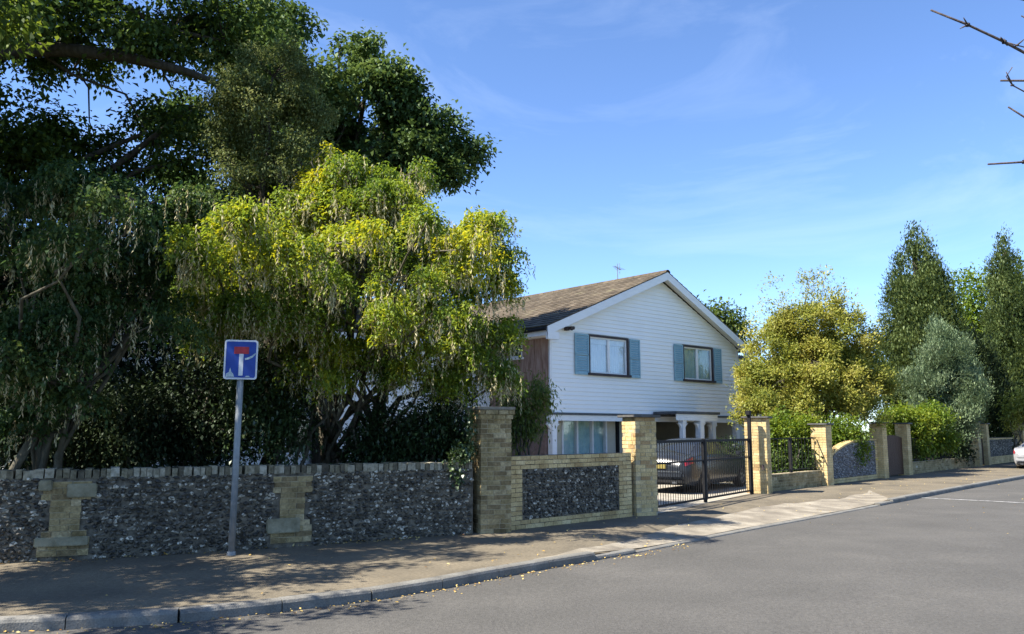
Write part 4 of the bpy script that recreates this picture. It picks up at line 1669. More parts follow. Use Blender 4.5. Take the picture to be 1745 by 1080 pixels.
def grow_wood(name, base, top, r0, targets, mat, parent, seed=1, stems=1, spread=.3, fork=.35, twigs=None, twig_n=0, amp=.06, tips=None):
    """Trunk(s) from base, limbs from the trunk to every target, thin twigs to some clump centres."""
    g = np.random.default_rng(seed)
    m_ = MB()
    base, top = Vector(base), Vector(top)
    trunks = []
    for s_ in range(stems):
        a = base + Vector((g.normal() * spread * (stems > 1), g.normal() * spread * .6 * (stems > 1), -.1))
        b = top + Vector((g.normal() * spread * 4 * (stems > 1), g.normal() * spread * 2.5 * (stems > 1), g.normal() * .2 * (stems > 1)))
        pts = wob(a, b, 9, amp, g)
        rr = [r0 * (1.15 - .75 * i / 9) * (1.35 if i == 0 else 1) for i in range(10)]
        m_.tube(pts, rr, 9)
        trunks.append((pts, rr))
    ends = []
    for t in targets:
        t = Vector(t)
        pts, rr = trunks[int(g.integers(len(trunks)))]
        cand = [i for i in range(2, 10) if pts[i].z < t.z + .6] or [3]
        i = max(2, min(cand[-1], int(cand[-1] * (fork + (1 - fork) * g.random()))))
        a = pts[i]
        L = (t - a).length
        ra = min(rr[i] * .55, .016 + L * .019)
        lp = wob(a, t, 6, amp * 1.6, g, .05)
        lr = [ra * (1 - .8 * k / 6) + .006 for k in range(7)]
        m_.tube(lp, lr, 6)
        ends.append((lp, lr))
    if twigs is not None and twig_n and ends:
        idx = g.choice(len(twigs), min(twig_n, len(twigs)), replace=False)
        mids = np.array([tuple(p) for lp, lr in ends for p in lp[2:]])
        rad = [r for lp, lr in ends for r in lr[2:]]
        for i in idx:
            q_ = twigs[i]
            j = int(np.argmin(((mids - q_) ** 2).sum(1)))
            m_.tube(wob(mids[j], q_, 3, .10, g), [min(rad[j] * .6, .02), .010, .007, .004], 4, cap=False)
    for k in range(len(m_.v)):
        v = m_.v[k]
        m_.v[k] = (v[0] - parent.location[0], v[1] - parent.location[1], v[2] - parent.location[2])
    return m_.build(name, mat, parent, smooth=True)


def lobe(px, py, d, rx, ry, rz, w=1.0, ts=0.0):
    return (tuple(at(px, py, d)), (rx, ry, rz), w, ts)


def tufts(lobes, per, r, flat, seed, depth=.55):
    """Breaks big lobes into separate leafy tufts near their surface, so that light falls between them."""
    g = np.random.default_rng(seed)
    out = []
    for c, R_, w, ts in lobes:
        n = max(2, int(round(per * (R_[0] * R_[1] + R_[0] * R_[2] + R_[1] * R_[2]) / (r * r) / 3 * w)))
        d = unit(g.normal(size=(n, 3)))
        k = depth + (1.02 - depth) * g.random(n) ** .6
        for i in range(n):
            p = np.array(c) + d[i] * k[i] * np.array(R_)
            q = r * g.uniform(.65, 1.35)
            q = min(q, max(R_) * .9)
            out.append((tuple(p), (q, q, q * flat), 1.0, ts + g.normal() * .07))
    return out


def pods_on(C, n, parent, seed, mat, lmin=.20, lmax=.42, dens=12):
    """Hanging bunches of seed pods below clump centres."""
    g = np.random.default_rng(seed)
    idx = g.choice(len(C), min(n, len(C)), replace=False)
    P, A, L = [], [], []
    for i in idx:
        for _ in range(int(g.integers(1, 3))):
            o = C[i] + g.normal(size=3) * np.array([.16, .16, .06]) + np.array([0, 0, -.10])
            ln = g.uniform(lmin, lmax)
            for k in range(dens):
                f = k / dens
                P.append(o + np.array([0, 0, -ln * f]) + g.normal(size=3) * .012 * (1.2 - f))
                A.append(np.array([g.normal() * .38, g.normal() * .38, -1.0]))
                L.append(g.uniform(.05, .095))
    P, A, L = np.array(P), np.array(A), np.array(L)
    V = leaf_quads(P, A, unit(g.normal(size=(len(P), 3))), L, L * .21)
    return as_mesh('seed_pods', V, np.clip(g.normal(.55, .25, len(P)), 0, 1), mat, parent)


def tree(name, label, base, top, r0, lobes, clumps, leaves, size, spread, style, lmat, bmat, cat='tree', group=None, stems=1, stem_spread=.3,
         twig_n=120, seed=1, limbs=None, pods=0, podmat=None, parts=1, **kw):
    root = empty(name, (base[0], base[1], 0.0))
    tag(root, label, cat, group)
    V, T, C = grow_crown(lobes, clumps, leaves, size, spread, style, seed=seed, **kw)
    as_mesh('crown', V, T, lmat, root)
    tg = limbs if limbs is not None else [l[0] for l in lobes]
    grow_wood('trunk', (base[0], base[1], 0), top, r0, tg, bmat, root, seed=seed + 50, stems=stems, spread=stem_spread, twigs=C, twig_n=twig_n)
    if pods:
        pods_on(C, pods, root, seed + 90, podmat or M['pod'])
    return root


# --- big overhanging tree, trunk just out of the picture on the left
big_lobes = [lobe(150, 20, 15.1, 2.77, 2.13, 1.06), lobe(-120, 0, 14.9, 2.84, 2.56, 1.70), lobe(320, 35, 15.6, 1.14, 1.42, 0.88), lobe(120, -160, 14.9, 3.12, 2.56, 1.42),
             lobe(290, -80, 15.3, 1.63, 1.85, 1.14), lobe(-380, 60, 14.2, 3.27, 3.12, 2.70), lobe(-420, -160, 14.9, 3.69, 3.12, 2.56), lobe(380, 70, 15.9, 0.50, 0.71, 0.43, .8),
             lobe(-150, 230, 14.5, 1.99, 1.99, 1.56), lobe(30, 190, 15.9, 1.14, 1.42, 0.64, .6), lobe(250, 225, 16.8, 1.42, 1.42, 0.64, .6), lobe(150, 270, 16.9, 1.85, 1.56, 0.78, .9),
             lobe(330, 180, 16.8, 0.85, 1.14, 0.57, .7), lobe(-300, 380, 14.2, 2.56, 2.56, 1.99), lobe(40, 260, 16.3, 1.28, 1.42, 0.85, .9), lobe(330, 270, 17.0, 0.85, 0.99, 0.50, .8)]
bt = Vector((-13.2, 16.0, 0))
big = empty('overhanging_tree', bt)
tag(big, 'large dark spreading tree whose heavy limb reaches over the flint wall', 'tree')
V, T, C = grow_crown(tufts(big_lobes, 1.9, .60, .5, 9, .2), 8200, 21, .125, .16, 'broad', tint_mu=.42, tint_sd=.2, shell=.35, gap=.36, gscale=1.1, seed=11, aspect=.55)
as_mesh('crown', V, T, M['lf_big'], big)
grow_wood('trunk', tuple(bt), (-12.6, 15.6, 11.5), .45, [l[0] for l in big_lobes[5:]] + [big_lobes[1][0], big_lobes[3][0]], M['bark'], big, seed=61, twigs=C, twig_n=420)
m = MB()
lp = [at(-330, 330, 15.3), at(-200, 160, 14.9), at(-60, 102, 14.8), at(70, 84, 14.8), at(180, 92, 14.9), at(280, 112, 15.2), at(365, 140, 15.6), at(420, 190, 16.2)]
lr = [.30, .25, .20, .165, .14, .12, .08, .04]
lps = spline(lp, 22)
m.tube([p - bt for p in lps], [float(np.interp(i / 21, np.linspace(0, 1, 8), lr)) for i in range(22)], 9)
for i0, e_, rr in ((9, at(120, 10, 15.1), 0.052), (12, at(230, 30, 15.3), 0.046), (15, at(330, 20, 15.8), 0.039), (12, at(290, 215, 16.5), 0.042), (7, at(60, 190, 15.9), 0.039), (17, at(330, 200, 16.8), 0.026), (14, at(150, 250, 16.8), 0.029)):
    g_ = np.random.default_rng(i0)
    w_ = wob(lps[i0], e_, 5, .10, g_)
    m.tube([p - bt for p in w_], [rr, rr * .8, rr * .65, rr * .5, rr * .35, .008], 6)
m.build('limb', M['bark'], big, smooth=True)

# --- street tree on the footway left of the view; its shade dapples the pavement
sl_ = [((-8.2, 6.9, 5.4), (1.6, 1.3, .8), 1.0, 0.0), ((-6.3, 7.4, 4.7), (1.0, 1.0, .6), 1.0, 0.0), ((-9.6, 7.4, 6.2), (1.5, 1.4, 1.0), 1.0, 0.0), ((-5.9, 6.3, 5.0), (.75, .7, .4), .8, 0.0),
       ((-8.6, 8.2, 5.0), (1.4, 1.2, .8), 1.0, 0.0), ((-7.2, 8.3, 5.8), (1.1, 1.0, .7), 1.0, 0.0), ((-8.6, 9.8, 7.2), (1.5, 1.3, 1.0), 1.0, 0.0), ((-10.5, 9.4, 7.0), (1.6, 1.4, 1.2), 1.0, 0.0), ((-7.4, 8.0, 4.4), (.9, .9, .5), .8, 0.0),
       ((-7.6, 9.4, 6.6), (1.6, 1.3, .9), 1.2, 0.0), ((-9.2, 10.6, 7.6), (1.8, 1.4, 1.2), 1.2, 0.0)]
tree('street_tree', 'leafy street tree on pavement beyond the left end, casting dappled shade', (-9.4, 7.3), (-8.6, 7.1, 5.6), .13, tufts(sl_, 1.6, .42, .5, 19, .2), 3600, 17, .11, .12, 'broad', M['lf_big'], M['bark'],
     limbs=[l[0] for l in sl_], seed=19, tint_mu=.5, gap=.46, gscale=1.2, aspect=.55, twig_n=60)

# --- tall dark tree behind
tall = [lobe(520, 130, 24, 1.9, 2, 1.5), lobe(620, 170, 24, 1.8, 2, 1.4), lobe(700, 235, 24, 1.4, 1.6, 1.1), lobe(768, 252, 24, .72, .8, .48), lobe(735, 205, 24, .6, .8, .45),
        lobe(445, 75, 24.5, 1.0, 1.3, .8), lobe(500, 50, 24, .75, 1, .5), lobe(640, 108, 24, .8, 1, .5), lobe(695, 150, 24, .6, .8, .5), lobe(580, 75, 24, .8, .9, .45),
        lobe(540, 280, 24, 3.0, 2.2, 1.7), lobe(400, 260, 25, 2.4, 2.2, 2.0), lobe(660, 310, 24, 1.7, 1.5, 1.0), lobe(740, 300, 24, .7, .8, .45, .7), lobe(420, 420, 25, 2.6, 2.2, 2.0), lobe(560, 430, 25, 2.2, 2.0, 1.6)]
tree('sycamore_tree', 'tallest dark green leafy tree rising behind the yellow-green laburnum', at(560, 800, 24), at(530, 120, 24), .32, tufts(tall, 2.3, .72, .60, 5), 7400, 25, .155, .17, 'broad',
     M['lf_dark'], M['bark'], limbs=[l[0] for l in tall], seed=21, tint_mu=.5, tint_sd=.18, gap=.40, gscale=.75, aspect=.62, twig_n=160)
# --- olive green tree between
ol = [lobe(465, 130, 14.8, 0.68, 0.72, 0.60), lobe(425, 200, 14.8, 0.76, 0.80, 0.72), lobe(510, 215, 14.8, 0.60, 0.72, 0.72), lobe(400, 150, 14.8, 0.44, 0.56, 0.48), lobe(440, 280, 14.8, 0.96, 0.80, 0.56),
      lobe(520, 180, 14.8, 0.44, 0.48, 0.48), lobe(370, 215, 14.8, 0.40, 0.48, 0.56), lobe(500, 300, 14.8, 0.72, 0.72, 0.48)]
tree('holm_oak_tree', 'olive grey-green small-leaved tree standing between the dark tall tree and overhanging limb', at(455, 790, 15.2), at(455, 150, 14.8), .15, tufts(ol, 2.2, .28, .7, 10), 3400, 26, .062, .09, 'broad',
     M['lf_olive'], M['bark'], limbs=[l[0] for l in ol], seed=31, tint_mu=.62, tint_sd=.22, gap=.46, gscale=1.5, aspect=.45, twig_n=120)
# --- the laburnum with hanging pods
lab = [lobe(310, 400, 11.2, .42, .4, .22, .8, .0), lobe(365, 430, 11.0, .42, .4, .24, .9, .05), lobe(420, 385, 11.2, .42, .4, .24, .9, .1), lobe(470, 430, 11.4, .4, .4, .24, .9, .05), lobe(585, 570, 13.4, .4, .4, .3, 1.2, .05), lobe(560, 610, 13.4, .35, .4, .25, 1, .0),
       lobe(838, 500, 14.1, .32, .4, .3, 1, .0), lobe(848, 550, 14.2, .25, .4, .35, 1, -.05), lobe(845, 455, 14.1, .3, .4, .25, .9, .0),
       lobe(625, 400, 11.9, .42, .4, .22, .42, .05), lobe(725, 385, 11.9, .42, .4, .22, .42, .0), lobe(790, 425, 12.1, .36, .4, .22, .42, .08), lobe(690, 470, 11.7, .40, .4, .22, .42, .05), lobe(750, 520, 11.9, .32, .3, .2, .4, .1),
       lobe(560, 450, 11.6, .4, .4, .22, .6, .05), lobe(530, 275, 14.1, .30, .4, 0.34, 1.8, .16), lobe(545, 310, 14.1, .35, .4, .3, 1.6, .1), lobe(600, 290, 14.2, .35, .4, .22, 1.4, .0), lobe(660, 305, 14.2, .35, .4, .22, 1.4, -.05), lobe(560, 480, 12.6, .5, .4, .3, 1.2, .08), lobe(640, 540, 12.8, .5, .4, .3, 1.2, .1), lobe(470, 520, 12.4, .45, .4, .3, 1.1, .0), lobe(400, 500, 12.2, .4, .4, .28, 1.1, -.05), lobe(575, 345, 14.1, .65, .7, 0.40, 1, .12), lobe(650, 335, 14.1, .65, .7, 0.36, 1, .0), lobe(470, 390, 13.7, .60, .7, 0.34, 1, .0), lobe(405, 400, 13.4, .55, .6, 0.36, 1, -.05),
       lobe(545, 420, 13.7, .6, .7, 0.40, 1, .12), lobe(620, 430, 14.1, .75, .8, 0.44), lobe(700, 420, 14.1, .65, .7, 0.40, 1, -.05), lobe(770, 400, 14.1, .6, .7, 0.40, 1, .08), lobe(830, 395, 14.1, .45, .5, 0.30, .8, .05),
       lobe(852, 425, 14.1, .26, .4, 0.22, .7, .05), lobe(770, 480, 14.1, .65, .7, 0.40, 1, .15), lobe(840, 490, 14.1, .4, .5, 0.32, .8, -.05), lobe(560, 510, 13.7, .75, .8, 0.44, 1, .08), lobe(470, 470, 13.5, .65, .7, 0.44),
       lobe(370, 460, 13.3, .6, .6, 0.40, 1, -.05), lobe(345, 520, 13.3, .35, .5, 0.40, .8, -.1), lobe(660, 520, 14.1, .75, .7, 0.44, 1, .12), lobe(745, 550, 13.9, .65, .7, 0.44, 1, .18), lobe(830, 560, 14.1, .5, .6, 0.40, 1, .0),
       lobe(440, 550, 13.7, .6, .6, 0.40, .9, -.12), lobe(545, 595, 13.7, .55, .6, 0.40, 1, .06), lobe(660, 600, 13.9, .6, .6, 0.32, 1, .2), lobe(560, 650, 13.4, .30, .4, 0.16, 1, .15), lobe(800, 620, 13.9, .42, .5, 0.40, .9, .0),
       lobe(855, 600, 14.1, .25, .4, 0.44, .8, .0), lobe(735, 640, 14.1, .5, .5, 0.32, .8, -.1), lobe(850, 650, 14.0, .2, .3, 0.28, .6, -.05), lobe(520, 350, 14.1, .4, .5, 0.32, 1, .12), lobe(690, 300, 14.3, .35, .5, 0.20, .8, -.05)]
labr = tree('laburnum_tree', 'yellow-green laburnum with drooping sprays and pale hanging seed pods behind pillar', at(600, 790, 15), at(610, 470, 15), .075, tufts(lab, 1.75, .24, .55, 6), 13000, 23, .066, .035, 'spray',
            M['lf_lab'], M['bark_grey'], limbs=[l[0] for l in lab], seed=41, stems=7, stem_spread=.22, tint_mu=.44, tint_sd=.15, gap=.45, gscale=1.5, aspect=.5, twig_n=260, pods=2600, shell=.45, tint_noise=.3)
# --- second laburnum in the shade on the left
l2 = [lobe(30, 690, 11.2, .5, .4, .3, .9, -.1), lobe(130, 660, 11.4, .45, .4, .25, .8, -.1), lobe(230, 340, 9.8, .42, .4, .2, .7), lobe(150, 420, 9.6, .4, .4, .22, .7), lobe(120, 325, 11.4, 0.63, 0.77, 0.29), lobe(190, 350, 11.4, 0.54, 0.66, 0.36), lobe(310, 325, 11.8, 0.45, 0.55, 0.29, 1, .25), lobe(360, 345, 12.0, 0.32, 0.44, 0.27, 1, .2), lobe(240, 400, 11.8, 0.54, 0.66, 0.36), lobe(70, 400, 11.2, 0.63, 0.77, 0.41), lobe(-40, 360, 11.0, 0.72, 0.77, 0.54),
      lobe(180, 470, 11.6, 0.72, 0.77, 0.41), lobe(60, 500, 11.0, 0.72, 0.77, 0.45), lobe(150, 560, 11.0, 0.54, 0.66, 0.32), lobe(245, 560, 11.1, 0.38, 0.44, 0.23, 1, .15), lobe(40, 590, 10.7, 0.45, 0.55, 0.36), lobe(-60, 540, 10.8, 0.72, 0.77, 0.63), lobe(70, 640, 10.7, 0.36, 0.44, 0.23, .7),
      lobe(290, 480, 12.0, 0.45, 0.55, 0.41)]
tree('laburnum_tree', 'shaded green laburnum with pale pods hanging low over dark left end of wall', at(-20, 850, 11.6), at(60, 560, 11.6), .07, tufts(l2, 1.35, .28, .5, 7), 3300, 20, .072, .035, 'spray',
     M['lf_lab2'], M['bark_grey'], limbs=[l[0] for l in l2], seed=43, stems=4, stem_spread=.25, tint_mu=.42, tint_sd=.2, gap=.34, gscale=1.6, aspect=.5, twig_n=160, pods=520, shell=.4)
# --- dark yews and evergreen shrubs behind the wall
yew = [lobe(60, 420, 17.5, 2.0, 1.5, 1.6), lobe(230, 430, 17.5, 1.9, 1.5, 1.5), lobe(370, 430, 18, 1.4, 1.4, 1.2), lobe(150, 620, 17.5, 2.4, 1.5, 2.0), lobe(340, 600, 17.5, 1.7, 1.5, 1.6), lobe(-60, 560, 17, 1.7, 1.5, 2.0), lobe(250, 730, 17.5, 2.2, 1.5, 1.2), lobe(30, 730, 17, 1.8, 1.5, 1.2),
       lobe(440, 650, 17.5, .9, 1.2, 1.4)]
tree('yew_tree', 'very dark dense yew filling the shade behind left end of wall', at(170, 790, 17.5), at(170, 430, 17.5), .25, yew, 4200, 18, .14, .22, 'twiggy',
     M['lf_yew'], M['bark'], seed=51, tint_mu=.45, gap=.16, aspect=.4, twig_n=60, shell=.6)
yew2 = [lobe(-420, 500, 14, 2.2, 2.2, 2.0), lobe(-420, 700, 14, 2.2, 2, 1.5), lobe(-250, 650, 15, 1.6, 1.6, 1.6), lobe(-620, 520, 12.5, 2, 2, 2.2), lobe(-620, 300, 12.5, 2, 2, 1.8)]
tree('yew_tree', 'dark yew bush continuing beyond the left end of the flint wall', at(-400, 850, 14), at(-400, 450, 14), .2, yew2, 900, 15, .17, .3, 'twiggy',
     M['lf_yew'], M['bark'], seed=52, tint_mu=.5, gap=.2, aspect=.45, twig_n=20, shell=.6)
shr = [(60, 700, 13.2, 1.0, .9, .75, 'low glossy evergreen shrub at the far shaded end behind flint wall'),
       (210, 720, 13.6, .9, .9, .6, 'dark evergreen shrub under hanging pods left of road sign'),
       (340, 690, 14.2, .95, .9, .85, 'dark evergreen shrub immediately left of the road sign pole'),
       (465, 640, 14.0, .62, .8, 1.15, 'speckled glossy holly bush right of the road sign'),
       (660, 745, 14.6, .55, .6, .5, 'leafy dark green shrub spilling beneath the laburnum stems'),
       (755, 715, 14.3, .62, .7, .72, 'dense dark green shrub against the old brick pillar')]
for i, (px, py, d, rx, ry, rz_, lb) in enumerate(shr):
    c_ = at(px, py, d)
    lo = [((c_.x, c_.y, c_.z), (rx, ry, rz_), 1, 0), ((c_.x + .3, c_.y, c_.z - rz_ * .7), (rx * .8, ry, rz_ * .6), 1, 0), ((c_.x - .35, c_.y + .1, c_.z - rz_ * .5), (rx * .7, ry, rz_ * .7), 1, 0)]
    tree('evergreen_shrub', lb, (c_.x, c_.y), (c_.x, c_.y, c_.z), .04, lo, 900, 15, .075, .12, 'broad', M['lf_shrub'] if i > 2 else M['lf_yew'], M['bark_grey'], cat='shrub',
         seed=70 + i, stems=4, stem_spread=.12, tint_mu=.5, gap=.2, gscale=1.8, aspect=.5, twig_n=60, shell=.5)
c_ = at(895, 700, 15.4)
lo = [lobe(885, 680, 15.4, .34, .4, .38, 1, 0), lobe(915, 670, 15.5, .26, .3, .30), lobe(880, 735, 15.4, .20, .3, .40), lobe(930, 690, 15.5, .14, .2, .24, .7), lobe(905, 720, 15.5, .22, .3, .25)]
tree('fern_leaved_shrub', 'feathery green shrub peeping between old brick pillar and white house', (c_.x, c_.y), (c_.x, c_.y, 1.7), .03, lo, 420, 13, .085, .10, 'droop', M['lf_mid'], M['bark_grey'],
     cat='shrub', seed=81, stems=4, stem_spread=.08, tint_mu=.75, gap=.25, gscale=2, aspect=.28, twig_n=80)
# ivy on the wall beside the pillar
lo = [lobe(772, 800, 13.15, .14, .10, .26), lobe(790, 770, 13.2, .16, .12, .12), lobe(803, 730, 13.35, .05, .06, .35)]
ivy = empty('ivy', (-.75, 13.2, 0))
tag(ivy, 'small ivy trail hanging over wall top beside old brick pillar', 'ivy')
V, T, C = grow_crown(lo, 110, 9, .055, .05, 'droop', seed=83, tint_mu=.55, aspect=.7)
as_mesh('leaves', V, T, M['lf_shrub'], ivy)

# --- right-hand garden
gold = [lobe(1380, 640, 30, 2.2, 2.0, 1.3), lobe(1330, 600, 30, 1.2, 1.4, 1.1), lobe(1440, 600, 30, 1.3, 1.4, 1.1), lobe(1390, 560, 30, 1.6, 1.5, 1.0), lobe(1310, 660, 29.5, 1.1, 1.2, 1.0), lobe(1470, 650, 30, .9, 1.2, 1.2),
        lobe(1370, 510, 30, 1.1, 1.1, .8, .6), lobe(1345, 520, 30, .5, .6, .5, .5), lobe(1430, 540, 30, .9, .9, .7, .7), lobe(1375, 480, 30, .5, .6, .55, .45), lobe(1400, 700, 29.5, 1.9, 1.5, .8), lobe(1300, 700, 29.2, .8, 1, .8)]
gold_top = [lobe(1372, 500, 30, 1.5, 1.2, 1.1, .16), lobe(1340, 525, 30, 1.0, 1.0, .8, .18), lobe(1425, 530, 30, 1.1, 1.0, .9, .2), lobe(1310, 560, 30, .9, 1, .8, .18), lobe(1375, 475, 30, .5, .5, .5, .2), lobe(1465, 570, 30, .7, .8, .8, .22)]
gold = [l for l in gold if l[2] >= .99]
tree('golden_tree', 'golden green bushy tree with sparse pale top beside the white house', at(1385, 790, 30), at(1382, 570, 30), .10, tufts(gold, 2.6, .36, .65, 8) + gold_top, 7600, 23, .10, .12, 'twiggy',
     M['lf_gold'], M['bark_grey'], limbs=[l[0] for l in gold + gold_top], seed=101, tint_mu=.48, tint_sd=.2, gap=.34, gscale=.9, aspect=.5, stems=3, stem_spread=.12, twig_n=520, shell=.5)


def conifer(label, px, d, py_top, z_bot, rw, seed, mat, clumps, leaves, size=.26, plumes=((0, 0, 1.0),), aspect=.22, name='conifer_tree', mu=.5, gap=.14):
    lb = []
    b = at(px, 790, d)
    for ox, oy, hf in plumes:
        zt = EYE + (at(px, py_top, d).z - EYE) * hf
        n = 9
        for i in range(n):
            f = i / (n - 1)
            z = z_bot + (zt - z_bot) * (f * .94)
            r = rw * (1 - f ** 2.6) ** .75 * (.6 + .4 * min(1, f * 4)) * (1 if (ox, oy) == (0, 0) else .75) + .26
            lb.append(((b.x + ox * (1 - .4 * f), b.y + oy, z), (r, r, (zt - z_bot) / n * .95), 1.0, 0.0))
    return tree(name, label, (b.x, b.y), (b.x, b.y, at(px, py_top, d).z - 1.0), .28, lb, clumps, leaves, size, (.16, .16, .22), 'upright', mat, M['bark'], seed=seed,
                limbs=[], twig_n=0, tint_mu=mu, tint_sd=.18, gap=gap, gscale=.9, aspect=aspect, shell=.72)


conifer('tall dense cypress with rounded twin top behind the silvery grey tree', 1582, 41, 398, .5, 1.75, 111, M['lf_cyp'], 9500, 22, .16, plumes=((0, 0, 1.0), (1.7, .4, .80), (1.0, -.2, .92), (-.9, .2, .88), (.3, -.5, .95)), aspect=.42, gap=.34)
conifer('dark pointed conifer behind the farthest brick pillar', 1742, 50, 402, .5, 1.65, 112, M['lf_cyp'], 4200, 20, .19, plumes=((0, 0, 1.0), (.7, .3, .75)), aspect=.4, mu=.4)
conifer('dark low conifer standing between cypress and far brick pillar', 1672, 46, 560, .3, 1.6, 113, M['lf_yew'], 900, 15, .3, aspect=.3, mu=.6)
gry = [lobe(1603, 570, 37.3, .45, .5, .6), lobe(1606, 605, 37.3, .8, .9, .7), lobe(1610, 645, 37.3, 1.25, 1.2, .8), lobe(1612, 685, 37.2, 1.5, 1.4, .8), lobe(1612, 715, 37.1, 1.4, 1.2, .6),
       lobe(1640, 620, 37.3, .6, .8, .7), lobe(1655, 665, 37.2, .7, .8, .7), lobe(1572, 660, 37.3, .7, .8, .7)]
tree('silver_leaved_tree', 'silvery grey-green upswept tree in front of the tall cypress', at(1612, 780, 37.6), at(1610, 600, 37.4), .12, tufts(gry, 2.2, .45, 1.3, 12), 3800, 22, .13, .12, 'upright',
     M['lf_grey'], M['bark_grey'], limbs=[l[0] for l in gry], seed=121, tint_mu=.5, tint_sd=.18, gap=.38, aspect=.28, twig_n=40, shell=.65)
lim = [lobe(1560, 722, 33.3, .95, .8, .52), lobe(1525, 712, 33.0, .5, .6, .36), lobe(1592, 708, 34, .6, .7, .42), lobe(1555, 757, 33, .85, .7, .45), lobe(1600, 748, 34.3, .6, .6, .45)]
tree('lime_green_shrub', 'bright lime green shrub below the silvery tree by wooden gate', at(1557, 800, 33.6), at(1557, 720, 33.4), .05, lim, 1100, 16, .12, .15, 'broad', M['lf_lime'], M['bark_grey'], cat='shrub',
     seed=131, stems=4, stem_spread=.2, tint_mu=.5, gap=.22, gscale=1.4, twig_n=60)
hedge = [(1345, 735, 25.8, .85, .6, .62, .05, 'leafy green hedge shrub pressing behind black railing beside gatepost'), (1432, 742, 27.8, .85, .6, .62, .0, 'bright green shrub above the curved flint panel'),
         (1345, 785, 25.4, .8, .45, .40, -.2, 'darker leafy shrub low behind the black railing')]
for i, (px, py, d, rx, ry, rz_, ts, lb) in enumerate(hedge):
    c_ = at(px, py, d)
    lo = [((c_.x, c_.y, c_.z), (rx, ry, rz_), 1, ts), ((c_.x + .4, c_.y + .3, c_.z - .25), (rx * .7, ry, rz_ * .8), 1, ts), ((c_.x - .4, c_.y - .1, c_.z - .2), (rx * .6, ry * .8, rz_ * .8), 1, ts), ((c_.x, c_.y, max(.4, c_.z - .7)), (rx * .9, ry, .4), .8, ts)]
    tree('hedge_shrub', lb, (c_.x, c_.y), (c_.x, c_.y, c_.z), .03, lo, 800, 15, .10, .12, 'broad', M['lf_lime'] if i < 2 else M['lf_mid'], M['bark_grey'], cat='shrub', seed=140 + i, stems=4,
         stem_spread=.15, tint_mu=.35, gap=.2, gscale=1.6, twig_n=50)
c_ = at(1262, 790, 26.6)
lo = [lobe(1240, 775, 26.5, .5, .5, .5), lobe(1255, 800, 26.2, .4, .4, .4)]
tree('evergreen_shrub', 'round green shrub beside the grey car inside the gate', (c_.x - .3, c_.y), (c_.x - .3, c_.y, .9), .03, lo, 260, 12, .09, .10, 'broad', M['lf_shrub'], M['bark_grey'], cat='shrub', seed=150,
     stems=3, stem_spread=.1, gap=.2, twig_n=20)
c_ = at(1612, 770, 36.2)
lo = [lobe(1612, 770, 36.4, .9, .5, .5), lobe(1585, 765, 35.5, .7, .5, .5), lobe(1635, 765, 37.4, .6, .5, .5)]
tree('evergreen_shrub', 'dark shrub in shade behind long railing below silvery tree', (c_.x - .5, c_.y + .5), (c_.x - .5, c_.y + .5, 1.0), .03, lo, 260, 12, .12, .14, 'broad', M['lf_yew'], M['bark_grey'], cat='shrub', seed=151,
     stems=3, stem_spread=.1, gap=.1, twig_n=20)
yt = [lobe(1660, 500, 56, 1.9, 1.8, 1.6), lobe(1735, 560, 55, 1.9, 1.8, 1.6), lobe(1745, 480, 57, 2.0, 2, 1.6), lobe(1690, 600, 56, 2.2, 2, 2.4), lobe(1760, 640, 54, 2, 2, 2), lobe(1650, 560, 56, 1.5, 1.5, 1.5), lobe(1800, 560, 55, 2.5, 2, 2.5), lobe(1640, 650, 56, 2, 2, 2.5)]
tree('lime_tree', 'sunlit yellow-green tree behind the dark pointed conifer', at(1720, 770, 56), at(1700, 520, 56), .2, yt, 2000, 17, .28, .4, 'broad', M['lf_lime'], M['bark'], seed=161, tint_mu=.42, gap=.3, gscale=.6, twig_n=40)
c_ = at(1740, 695, 43.0)
lo = [lobe(1742, 690, 43, .9, .8, .75), lobe(1728, 712, 42.6, .5, .5, .45), lobe(1765, 700, 43, .9, .9, .8)]
tree('pale_shrub', 'pale green shrub spilling over the farthest brick pillar', (c_.x, c_.y + .6), (c_.x, c_.y, 2.6), .05, lo, 300, 13, .16, .18, 'broad', M['lf_gold'], M['bark_grey'], cat='shrub', seed=171, stems=3, stem_spread=.2, gap=.2, twig_n=40, tint_mu=.3)
bh = [lobe(1225, 545, 52, 1.3, 1.2, .9), lobe(1245, 565, 52, 1.2, 1.2, 1.2), lobe(1205, 575, 52, 1.4, 1.2, 1.2), lobe(1215, 528, 52, .5, .5, .3)]
tree('distant_tree', 'dark tree top showing behind the right slope of house roof', at(1228, 760, 52), at(1228, 550, 52), .2, bh, 330, 15, .26, .36, 'broad', M['lf_mid'], M['bark'], seed=181, gap=.25, gscale=.7, twig_n=20)
BLB = ['green garden tree behind the far end of left house wing', 'rounded garden tree behind the middle of left house wing', 'low garden tree behind the valley of the tiled roofs',
       'low garden tree behind the golden green tree', 'garden tree behind the tall cypress trunk', 'garden tree behind the silver car along the road', 'large garden tree far along road beyond the silver car']
